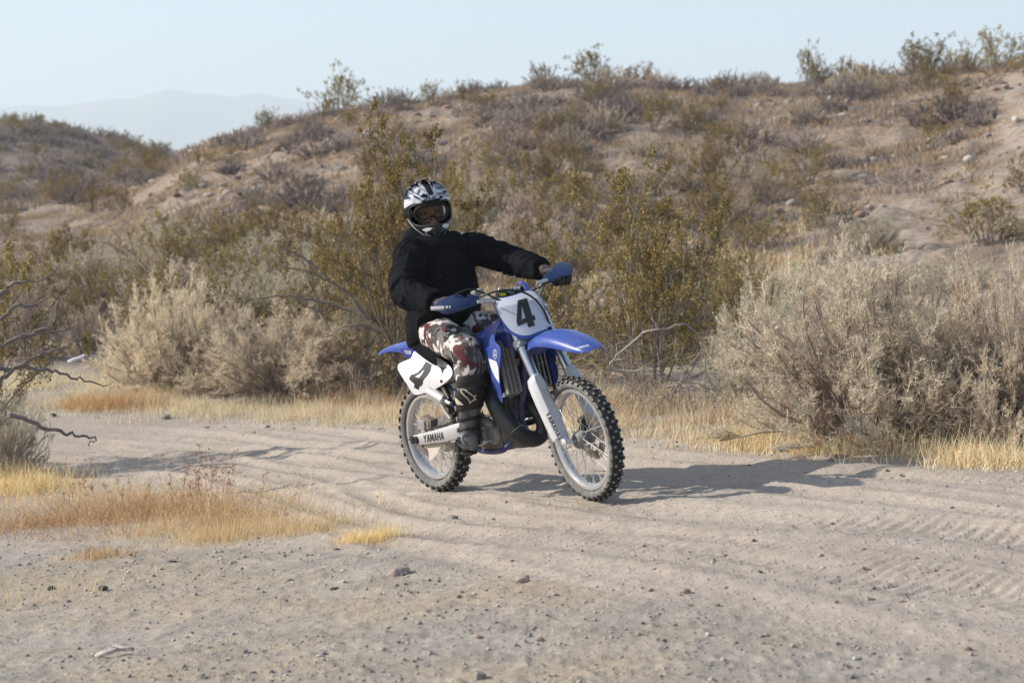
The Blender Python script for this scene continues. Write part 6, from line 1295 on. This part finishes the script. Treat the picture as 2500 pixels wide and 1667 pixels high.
# --- jacket
m = MB()
m.rings([ring((.235, 0, .915), .185, .200, ty(-16)), ring((.262, 0, .975), .198, .212, ty(-14)), ring((.285, 0, 1.06), .198, .218, ty(-9)), ring((.298, 0, 1.15), .186, .216, ty(-4)), ring((.305, 0, 1.26), .172, .214), ring((.325, 0, 1.36), .155, .208), ring((.342, 0, 1.43), .130, .19), ring((.350, 0, 1.475), .105, .14), ring((.350, 0, 1.51), .090, .105)], True)
m.tube([SHR * .75 + Vector((.34, 0, 1.40)) * .25, SHR, SHR.lerp(ELR, .45) + Vector((0, -.008, 0)), ELR + Vector((0, -.004, -.006)), ELR.lerp(WRR, .45) + Vector((0, 0, -.006)), ELR.lerp(WRR, .92)], [.075, .093, .090, .086, .080, .064], 20, 5)
m.tube([SHL * .75 + Vector((.34, 0, 1.40)) * .25, SHL, SHL.lerp(ELL_, .45) + Vector((0, 0, .008)), ELL_, ELL_.lerp(WRL, .5), ELL_.lerp(WRL, .94)], [.075, .092, .088, .083, .074, .060], 20, 5)
ell(m, (.245, -.02, 1.505), (.105, .150, .085)); m.tube([(.29, -.10, 1.475), (.36, -.105, 1.485), (.43, -.06, 1.465), (.452, 0, 1.45), (.43, .06, 1.465), (.36, .105, 1.485), (.29, .10, 1.475)], [.042, .040, .034, .030, .034, .040, .042], 12, 4)
q = NT('black_jacket_cloth'); c = q.coord(); q.set(col=q.mix(q.noise(c, 5, 5), (.0030, .0034, .0046), (.0125, .0140, .0175)), rough=.85, spec=.07, normal=q.bump(q.noise(c, 260, 2), .2, .002)); JK = q.m
ARMS = [(SHR, ELR), (ELR, WRR), (SHL, ELL_), (ELL_, WRL)]
def jfold(p, n):
    best = None
    for a_, b_ in ARMS:
        d_ = b_ - a_; L_ = d_.length; t_ = max(0., min(1., (p - a_).dot(d_) / (L_ * L_))); r_ = (p - a_ - d_ * t_).length
        if best is None or r_ < best[0]: best = (r_, d_ / L_, a_)
    arm = max(0., min(1., (.125 - best[0]) / .025)) * max(0., min(1., (abs(p.y) - .14) / .06)); u_ = (p - best[2]).dot(best[1]); w_ = mnoise.noise_vector(p * 5.0)
    pr_ = p - best[1] * u_; q1 = Vector((pr_.x * 7, pr_.y * 7, pr_.z * 7)) + best[1] * (u_ * 12 + w_.x * 2.6); r1 = 1 - abs(mnoise.noise(q1)) * 2.4; r2 = 1 - abs(mnoise.noise(q1 * 2.1 + w_)) * 2.4
    af = .013 * max(0, r1) ** 2 + .008 * max(0, r2) ** 2 - .007
    hem = max(0., min(1., (1.16 - p.z) / .12)); q2 = Vector((p.x * 8, p.y * 8, p.z * 5)) + w_ * .8; tf = (.012 * max(0, 1 - abs(mnoise.noise(q2)) * 2.4) ** 2 - .004) * (.45 + .55 * hem)
    return af * arm + tf * (1 - arm)
jk = grow('jacket', m, .0065, JK, smooth=5, disp=jfold)
m = MB()   # skirt of the jacket hanging over the seat behind the thigh
R_ = [[Us(x, y, 1, lambda a_, b_: -.175, g=-.17) + Vector((0, dy, 0)) for x, y in row] for dy, row in ((0, [(992, 815), (1020, 820), (1050, 812), (1078, 800)]), (-.012, [(990, 832), (1020, 848), (1048, 846), (1072, 832)]), (-.010, [(1006, 848), (1028, 866), (1052, 878), (1068, 872)]), (.004, [(1028, 866), (1042, 880), (1058, 892), (1070, 896)]))]
m.grid(R_); sk_ = m.build('jacket_hem', jk, JK, solid=.008, sub=2)
kj = lambda P: Z(P, 940, 560, .19133)
SEAM = dusty('jacket_trim', (.008, .009, .012), .7, dust=0, spec=.1)
decal('pocket_flap', [(kj([(795, 345), (885, 318), (990, 296), (996, 340), (890, 362), (800, 388)]), [])], jk, jk, SEAM, off=.003)
decal('placket', [(kj([(680, 150), (705, 150), (712, 420), (705, 640), (690, 760), (668, 756), (682, 640), (686, 420)]), [])], jk, jk, SEAM, off=.0025)
for i, (x, y) in enumerate(kj([(742, 378), (705, 600)])): decal('button', [([(x + 1.6 * cos(t), y + 1.6 * sin(t)) for t in [2 * pi * k / 10 for k in range(10)]], [])], jk, jk, dusty('dark_snap', (.04, .04, .045), .4, dust=0), off=.003)
# --- gloves: fingers closed round the grips
q = NT('glove_fabric'); c = q.coord(); q.set(col=q.mix(q.ramp(q.noise(c, 55, 3), [(.48, 0.), (.56, 1.)]), (.022, .019, .019), (.095, .072, .066)), rough=.8); GLV = q.m
for s_, W_ in ((-1, WRR), (1, WRL)):
    m = MB(); A = SM4 @ Vector((.925, s_ * .413, 1.150)); B = SM4 @ Vector((.944, s_ * .302, 1.162)); ax_ = (B - A).normalized(); mid = A.lerp(B, .5); back = (W_ - mid); back = (back - ax_ * back.dot(ax_)).normalized(); up_ = ax_.cross(back) * (1 if ax_.cross(back).z > 0 else -1)
    pos = lambda c, deg, r: c + (back * cos(radians(deg)) + up_ * sin(radians(deg))) * r
    kn = [pos(A.lerp(B, t), 78, .034) for t in (.12, .36, .60, .82)]
    m.tube([W_, W_.lerp(mid, .5) + up_ * .018, pos(mid, 110, .030)], [.030, .036, .030], 14, 4, sq=.72, up=ax_)
    m.rings([[p_ + up_ * .006 for p_ in (kn[0], kn[1], kn[2], kn[3])] + [p_ - up_ * .016 for p_ in (kn[3], kn[2], kn[1], kn[0])], [W_ + ax_ * f + up_ * g_ for f, g_ in ((-.024, .016), (-.008, .02), (.008, .02), (.024, .016), (.024, -.014), (.008, -.018), (-.008, -.018), (-.024, -.014))]])
    for t, ln in ((.12, .82), (.36, .96), (.60, 1.0), (.82, .92)):
        c = A.lerp(B, t); m.tube([pos(c, 112, .030), pos(c, 78, .036), pos(c, 20 + 180, .0) if False else pos(c, 100, .036), pos(c, 150, .034), pos(c, 205, .031), pos(c, 205 + 60 * ln, .028), pos(c, 205 + 95 * ln, .026)], [.0115, .0125, .0125, .0115, .0105, .0095, .0080], 10, 4)
    c = B; m.tube([W_.lerp(mid, .45) + ax_ * .022 - up_ * .006, pos(A.lerp(B, .92), -10, .036), pos(A.lerp(B, 1.0), -60, .031), pos(A.lerp(B, 1.0), -110, .028)], [.016, .013, .0115, .0095], 10, 4)
    grow('glove', m, .0022, GLV, smooth=3)
    m = MB(); m.tube([W_.lerp(mid, -.10), W_.lerp(mid, .20)], [.036, .035], 16, 2); o = m.build('glove_cuff', rider, GLV); o.matrix_local = MINV
# --- boots
q = NT('boot_leather'); c = q.coord(); q.set(col=q.mix(q.ramp(q.noise(c, 8, 5, .6), [(.38, 0.), (.62, 1.)]), (.014, .0145, .016), (.15, .15, .155)), rough=.5, spec=.4); BTM = q.m
BTB = dusty('boot_black', (.010, .010, .011), .5, dust=.10, dc=(.2, .19, .18), spec=.3); BTG = dusty('boot_grey_toe', (.12, .125, .135), .5, dust=.3); BTS = dusty('boot_tan_panel', (.50, .45, .38), .6, dust=.2); BTK = dusty('buckle_grey', (.30, .31, .32), .4, dust=.15)
for T_, N_, O_, s_ in ((BTR, ANR, TOR, -1), (BTL, ANL, TOL, 1)):
    ft = (O_ - N_); ft.z = 0; ft = ft.normalized(); dn = Vector((0, 0, -1)); pitch = (O_.z + .06 - N_.z)
    sideV = ft.cross(Vector((0, 0, 1))); hl = N_ - ft * .055 + Vector((0, 0, -.055)); toe = O_ + ft * .005
    m = MB(); ax_ = (T_ - N_).normalized()
    m.tube([T_ + ax_ * .035, T_, T_.lerp(N_, .35) - ft * .004, T_.lerp(N_, .72), N_, N_ + Vector((0, 0, -.04))], [.074, .078, .072, .058, .054, .050], 22, 5)
    fl = N_.lerp(O_, .62) + Vector((0, 0, .006)); m.tube([hl - ft * .012, hl + ft * .03, N_.lerp(O_, .35) + Vector((0, 0, -.018)), fl + Vector((0, 0, -.012)), toe - ft * .035, toe - ft * .006], [.032, .044, .052, .050, .047, .030], 20, 5)
    ell(m, toe - ft * .046 + Vector((0, 0, .004)), (.056, .052, .042), Matrix((ft, -sideV, Vector((0, 0, 1)))).transposed())
    bt = grow('boot', m, .0035, BTM, smooth=5)
    _P = lambda a, b, o_=0, r_=.068: None
    def band(z0, z1, r0_, name, mat, th=.004, parent=bt, a0=0, a1=360):
        R0 = []; n_ = 28
        for z_ in (z0, (z0 + z1) / 2, z1):
            c_ = T_.lerp(N_, z_); rr = np.interp(z_, [-.3, 0, .35, .72, 1.], [.076, .080, .074, .060, .056]) * r0_ + (.002 if z_ not in (z0, z1) else 0); R0.append([c_ + (ft * cos(t) + sideV * sin(t)) * rr for t in [radians(a0 + (a1 - a0) * k / n_) for k in range(n_ + 1)]])
        m = MB(); m.grid(R0); o = m.build(name, parent, mat, solid=th, bevel=.001, off=1.); return o
    band(-.34, -.05, 1.03, 'collar', BTB); band(.02, .44, 1.03, 'shin_plate', BTB, .006, a0=-115, a1=115)
    for z_ in (.10, .44, .72, 1.0):
        band(z_, z_ + .09, 1.06, 'strap', BTB, .004)
        c_ = T_.lerp(N_, z_ + .045); a_ = radians(70 if s_ < 0 else -70); rr = np.interp(z_, [0, .35, .72, 1.], [.080, .074, .060, .056]) * 1.12; m = MB(); dd = ft * cos(a_) + sideV * sin(a_)
        m.box(c_ + dd * rr, (.010, .042, .024), Matrix((dd, dd.cross(Vector((0, 0, 1))), Vector((0, 0, 1)))).transposed()); m.build('buckle', bt, BTK, bevel=.004)
    # sole
    m = MB(); pts = [(hl - ft * .035, .030), (hl, .040), (hl + ft * .07, .036), (fl, .044), (toe - ft * .04, .044), (toe, .026)]; R_ = []
    for p_, w_ in pts:
        b_ = p_ + Vector((0, 0, -.040)); R_.append([b_ + sideV * w_, b_ + sideV * w_ + Vector((0, 0, -.014)), b_ - sideV * w_ + Vector((0, 0, -.014)), b_ - sideV * w_])
    m.rings(R_); m.build('sole', bt, BTB, bevel=.003)
    if s_ < 0:
        ks = lambda P: Z(P, 1100, 900, .13390)
        sp_ = [o for o in bpy.data.objects if o.name.startswith('shin_plate')][0]; tg = [bt, sp_]
        decal('star_emblem', [(ks([(190, 362), (240, 362), (330, 418), (425, 492), (480, 470), (440, 520), (470, 560), (400, 590), (345, 640), (320, 560), (250, 500), (185, 420)]), [ks([(205, 380), (232, 378), (320, 436), (418, 512), (432, 512), (420, 540), (430, 556), (385, 575), (352, 608), (338, 548), (268, 485), (208, 415)])])], tg, bt, BTS, off=.0025, step=4)
        decal('tan_panel', [(ks([(85, 520), (120, 545), (180, 600), (240, 650), (235, 662), (130, 655), (100, 610)]), [])], tg, bt, BTS, off=.0025, step=4)
        decal('toe_cap', [(smooth_outline(ks([(240, 1290), (300, 1250), (400, 1215), (470, 1230), (500, 1300), (505, 1400), (480, 1480), (420, 1510), (330, 1470), (320, 1400), (280, 1330)]), 2), [])], tg, bt, BTG, off=.003, step=5)
        decal('toe_panel', [(smooth_outline(ks([(100, 1270), (160, 1210), (220, 1200), (215, 1270), (260, 1340), (310, 1410), (310, 1460), (240, 1450), (150, 1400), (90, 1330)]), 2), [])], tg, bt, BTG, off=.0025, step=5)
# --- helmet
SH = [(.152, .000, -.030, .010), (.150, .030, -.060, .038), (.143, .058, -.085, .066), (.128, .086, -.108, .092), (.105, .106, -.124, .112), (.078, .119, -.133, .124), (.05, .127, -.138, .131), (.02, .132, -.140, .134), (-.01, .135, -.139, .135), (-.04, .139, -.135, .134), (-.07, .152, -.128, .131), (-.095, .166, -.119, .125), (-.12, .174, -.108, .116), (-.142, .174, -.096, .105), (-.160, .166, -.086, .093), (-.172, .154, -.078, .082)]
zs = np.linspace(.152, -.172, 110); F_ = [np.interp(zs, [s[0] for s in SH][::-1], [s[k] for s in SH][::-1]) for k in (1, 2, 3)]; NA = 144; V = []; keep = []
for i, z in enumerate(zs):
    f, b, w = F_[0][i], F_[1][i], F_[2][i]; cx = (f + b) / 2 if z > .1 else -.003; nar = .42 * float(sst(-.04, -.15, z))
    for j in range(NA):
        t = -pi + 2 * pi * j / NA; ct, st_ = cos(t), sin(t); x = cx + ((f - cx) if ct > 0 else (cx - b)) * ct; y = w * st_ * (1 - nar * max(0, ct) ** 1.3) ; V.append((x, y, z))
m = MB(); Fq = []; Mi = []
for i in range(len(zs) - 1):
    for j in range(NA):
        t = -pi + 2 * pi * (j + .5) / NA; z = (zs[i] + zs[i + 1]) / 2; td = degrees_ = math.degrees(t); zc = -.010 + .012 * max(0, 1 - abs(td) / 30) * -1
        if (abs(td) / 66) ** 3.5 + (abs(z - zc) / .066) ** 3.5 < 1: continue
        k = (j + 1) % NA; Fq.append((i * NA + j, i * NA + k, (i + 1) * NA + k, (i + 1) * NA + j)); brow = .058 - .030 * float(sst(40, 95, abs(td))); Mi.append(0 if z > brow else 1)
m.add(V, Fq); m.M = Mi
HWH = dusty('helmet_white_gloss', (.56, .58, .63), .12, dust=.0, coat=.6); HBK = dusty('helmet_black_gloss', (.006, .007, .009), .22, dust=0, coat=.1, spec=.3); HGR = dusty('helmet_grey_graphic', (.11, .115, .125), .2, dust=0, coat=.5); HMG = dusty('helmet_mid_graphic', (.27, .31, .38), .2, dust=0, coat=.5); HSV = dusty('helmet_silver_trim', (.55, .57, .6), .2, metal=.5, dust=0)
hel = on_head(m.build('helmet', rider, [HWH, HBK], solid=.012, ang=70, off=-1.)); hel.modifiers['th'].material_offset = 0
def on_hel(o): return o   # children of the helmet share its axes
m = MB(); prof_ = []
for z in (-.172,):   # rubber trim along the lower edge
    i = len(zs) - 1; m.tube([Vector(V[i * NA + j]) for j in list(range(0, NA, 6)) + [0]], .0065, 8, 1)
m.build('edge_trim', hel, HSV)
m = MB()       # eye port gasket
pts = []
for k in range(40):
    a = 2 * pi * k / 40; td = 66 * abs(cos(a)) ** .62 * (1 if cos(a) > 0 else -1); zz = -.012 + .066 * abs(sin(a)) ** .62 * (1 if sin(a) > 0 else -1); f, b, w = [float(np.interp(-zz, -zs, F_[q__])) for q__ in range(3)]; nar = .42 * float(sst(-.04, -.15, zz)); t = radians(td); pts.append(Vector((f * cos(t) * .985, w * sin(t) * (1 - nar * cos(t) ** 1.3) * .985, zz)))
m.tube(pts + [pts[0]], .006, 8, 2); m.build('port_trim', hel, dusty('trim_rubber', (.015, .015, .016), .6, dust=.0))
m = MB(); m.grid([[Vector((.118 + e_ - 5.0 * y * y, y, z_)) for y in np.linspace(-.055, .055, 9)] for z_, e_ in ((.064, .000), (.068, .018), (.064, .024), (.060, .020))]); m.build('brow_lip', hel, HBK, solid=.004, bevel=.001)
m = MB(); m.box((.178, 0, -.105), (.012, .042, .050)); [m.box((.186, y, -.105), (.006, .004, .044)) for y in (-.012, 0, .012)]; m.build('mouth_vent', hel, M_DARK, bevel=.004)
m = MB(); m.box((-.012, 0, .157), (.050, .030, .010)); m.box((-.012, 0, .166), (.020, .022, .014)); m.build('camera_mount', hel, M_DARK, bevel=.003)
# goggles
gx = lambda y, z: .128 - 4.2 * y * y - .3 * z * z; gl = [(0, .041), (.045, .040), (.075, .030), (.088, .010), (.086, -.014), (.070, -.036), (.045, -.046), (.024, -.040), (.012, -.022), (0, -.016)]; gl = gl + [(-y, z) for y, z in gl[-2:0:-1]]
bm = cutpoly(smooth_outline(gl, 3), step=.012)
for v in bm.verts: y, z = v.co.x, v.co.y; v.co = Vector((gx(y, z) - .004, y, z - .006))
me = bpy.data.meshes.new('lens'); bm.to_mesh(me); bm.free(); me.polygons.foreach_set('use_smooth', [True] * len(me.polygons))
q = NT('tinted_lens'); tr = q.n('ShaderNodeBsdfTransparent'); tr.inputs[0].default_value = (.52, .49, .46, 1); gls = q.n('ShaderNodeBsdfGlossy'); gls.inputs['Roughness'].default_value = .15; fr = q.n('ShaderNodeFresnel'); fr.inputs[0].default_value = 1.45; mx = q.n('ShaderNodeMixShader'); q.l(q.math('MULTIPLY', fr.outputs[0], .45), mx.inputs[0]); q.l(tr.outputs[0], mx.inputs[1]); q.l(gls.outputs[0], mx.inputs[2]); q.l(mx.outputs[0], q.out.inputs[0]); q.t.nodes.remove(q.b)
gog = link('goggles', me, rider, q.m); on_head(gog); gog.name = 'goggles'
m = MB(); P = [Vector((gx(y, z) - .006, y * 1.05, z * 1.08 - .006)) for y, z in smooth_outline(gl, 2)]; m.tube(P + [P[0]], .0115, 10, 1, sq=.7); m.build('goggle_frame', gog, dusty('goggle_frame_black', (.012, .012, .013), .6, dust=.05, spec=.2))
for s_ in (-1, 1):
    m = MB(); m.grid([[Vector((x, s_ * y, z_ - .008)) for x, y in ((.088, .094), (.060, .118), (.030, .1335), (.0, .1365), (-.05, .1345), (-.10, .105))] for z_ in (.021, -.021)]); m.build('goggle_strap', gog, dusty('strap_webbing', (.008, .008, .009), .8, dust=0, spec=.1), solid=.002)
# helmet graphics
kh = lambda P: Z(P, 900, 400, .15306)
# rays are cast in the helmet's own axes, decals are its children
def hdecal(name, polys, mat, off=.0012): return decal(name, polys, hel, hel, mat, off=off, step=4, pre=HMI)
def line(P, w):
    P = [Vector(p) for p in P]; L = []; R = []
    for i, p in enumerate(P): t = (P[min(i + 1, len(P) - 1)] - P[max(i - 1, 0)]).normalized(); n_ = Vector((-t.y, t.x)) * w / 2; L.append(tuple(p + n_)); R.append(tuple(p - n_))
    return (L + R[::-1], [])
hdecal('top_vent', [(kh([(832, 262), (870, 248), (920, 240), (945, 290), (975, 340), (1005, 410), (1038, 492), (965, 505), (935, 455), (900, 395), (845, 330)]), [])], M_DARK, .003)
hdecal('graphic', [(kh(P), []) for P in ([(640, 412), (668, 360), (730, 300), (800, 300), (790, 345), (745, 395), (700, 430), (655, 425)], [(762, 488), (790, 410), (835, 412), (812, 462), (790, 495)], [(960, 280), (1045, 268), (1125, 330), (1112, 352), (1030, 322), (985, 318)], [(1050, 345), (1135, 372), (1152, 420), (1062, 392)], [(815, 535), (900, 480), (935, 520), (880, 545)], [(1060, 470), (1165, 452), (1172, 490), (1120, 505)], [(640, 560), (665, 562), (672, 600), (645, 598)], [(1170, 360), (1225, 430), (1262, 520), (1225, 540), (1196, 440)])], HGR)
hdecal('tint', [(kh(P), []) for P in ([(572, 540), (585, 470), (625, 400), (690, 330), (780, 275), (800, 290), (735, 350), (690, 420), (640, 455), (700, 475), (690, 500), (610, 490), (600, 545)], [(1100, 300), (1180, 350), (1240, 430), (1280, 530), (1240, 545), (1215, 470), (1160, 400), (1110, 350)])], HMG)
hdecal('shard', [(kh(P), []) for P in ([(720, 505), (800, 545), (850, 590), (770, 560), (715, 530)], [(830, 520), (880, 470), (905, 500), (935, 480), (950, 530), (890, 545)], [(1120, 520), (1175, 500), (1180, 560), (1130, 560)], [(600, 520), (660, 535), (700, 560), (620, 550)], [(870, 575), (900, 560), (905, 600), (868, 606)], [(745, 300), (770, 290), (760, 330), (735, 345)], [(1000, 300), (1030, 350), (1015, 380), (990, 330)], [(1175, 430), (1205, 450), (1200, 500), (1180, 480)])], HBK, .0018)
hdecal('stripe', [line(kh([(600, 440), (700, 480), (790, 545), (862, 610)]), 2.2), line(kh([(590, 500), (680, 530), (760, 580)]), 1.6), line(kh([(1140, 320), (1180, 400), (1200, 540)]), 2.0), line(kh([(700, 470), (720, 400), (790, 320)]), 1.8), (kh([(560, 545), (590, 460), (640, 500), (610, 560), (580, 580)]), [])], HMG)
hdecal('lettering', text_polys('HJC', kh([(915, 528), (1098, 508), (1092, 555), (912, 578)]), .12), M_BLK, .0022)
hdecal('white_flash', [(kh([(852, 1052), (925, 1020), (1020, 1022), (985, 1062), (920, 1088)]), []), (kh([(1168, 995), (1195, 955), (1278, 955), (1262, 1002), (1218, 1030)]), []), (kh([(590, 665), (640, 575), (715, 570), (735, 630), (650, 640)]), []), (kh([(1000, 565), (1075, 558), (1075, 580), (1030, 590), (1000, 582)]), [])], HWH, .0018)
hdecal('silver_line', [line(kh([(604, 850), (660, 940), (750, 1040), (860, 1120), (1005, 1172)]), 2.2), line(kh([(1310, 740), (1312, 850), (1270, 980), (1200, 1140)]), 1.6), line(kh([(900, 1092), (960, 1140), (1012, 1168)]), 1.4)], HSV, .0016)
S_ = kh([(655, 745), (712, 738), (716, 760), (690, 768), (722, 800), (712, 832), (672, 835), (668, 812), (692, 806), (652, 778)]); hdecal('emblem', [(S_, [])], HWH, .006)
hdecal('chin_vent', [(kh([(1065, 1068), (1090, 1050), (1100, 1130), (1085, 1120)]), []), (kh([(1128, 1050), (1158, 1062), (1150, 1120), (1125, 1140)]), [])], BTB, .008)
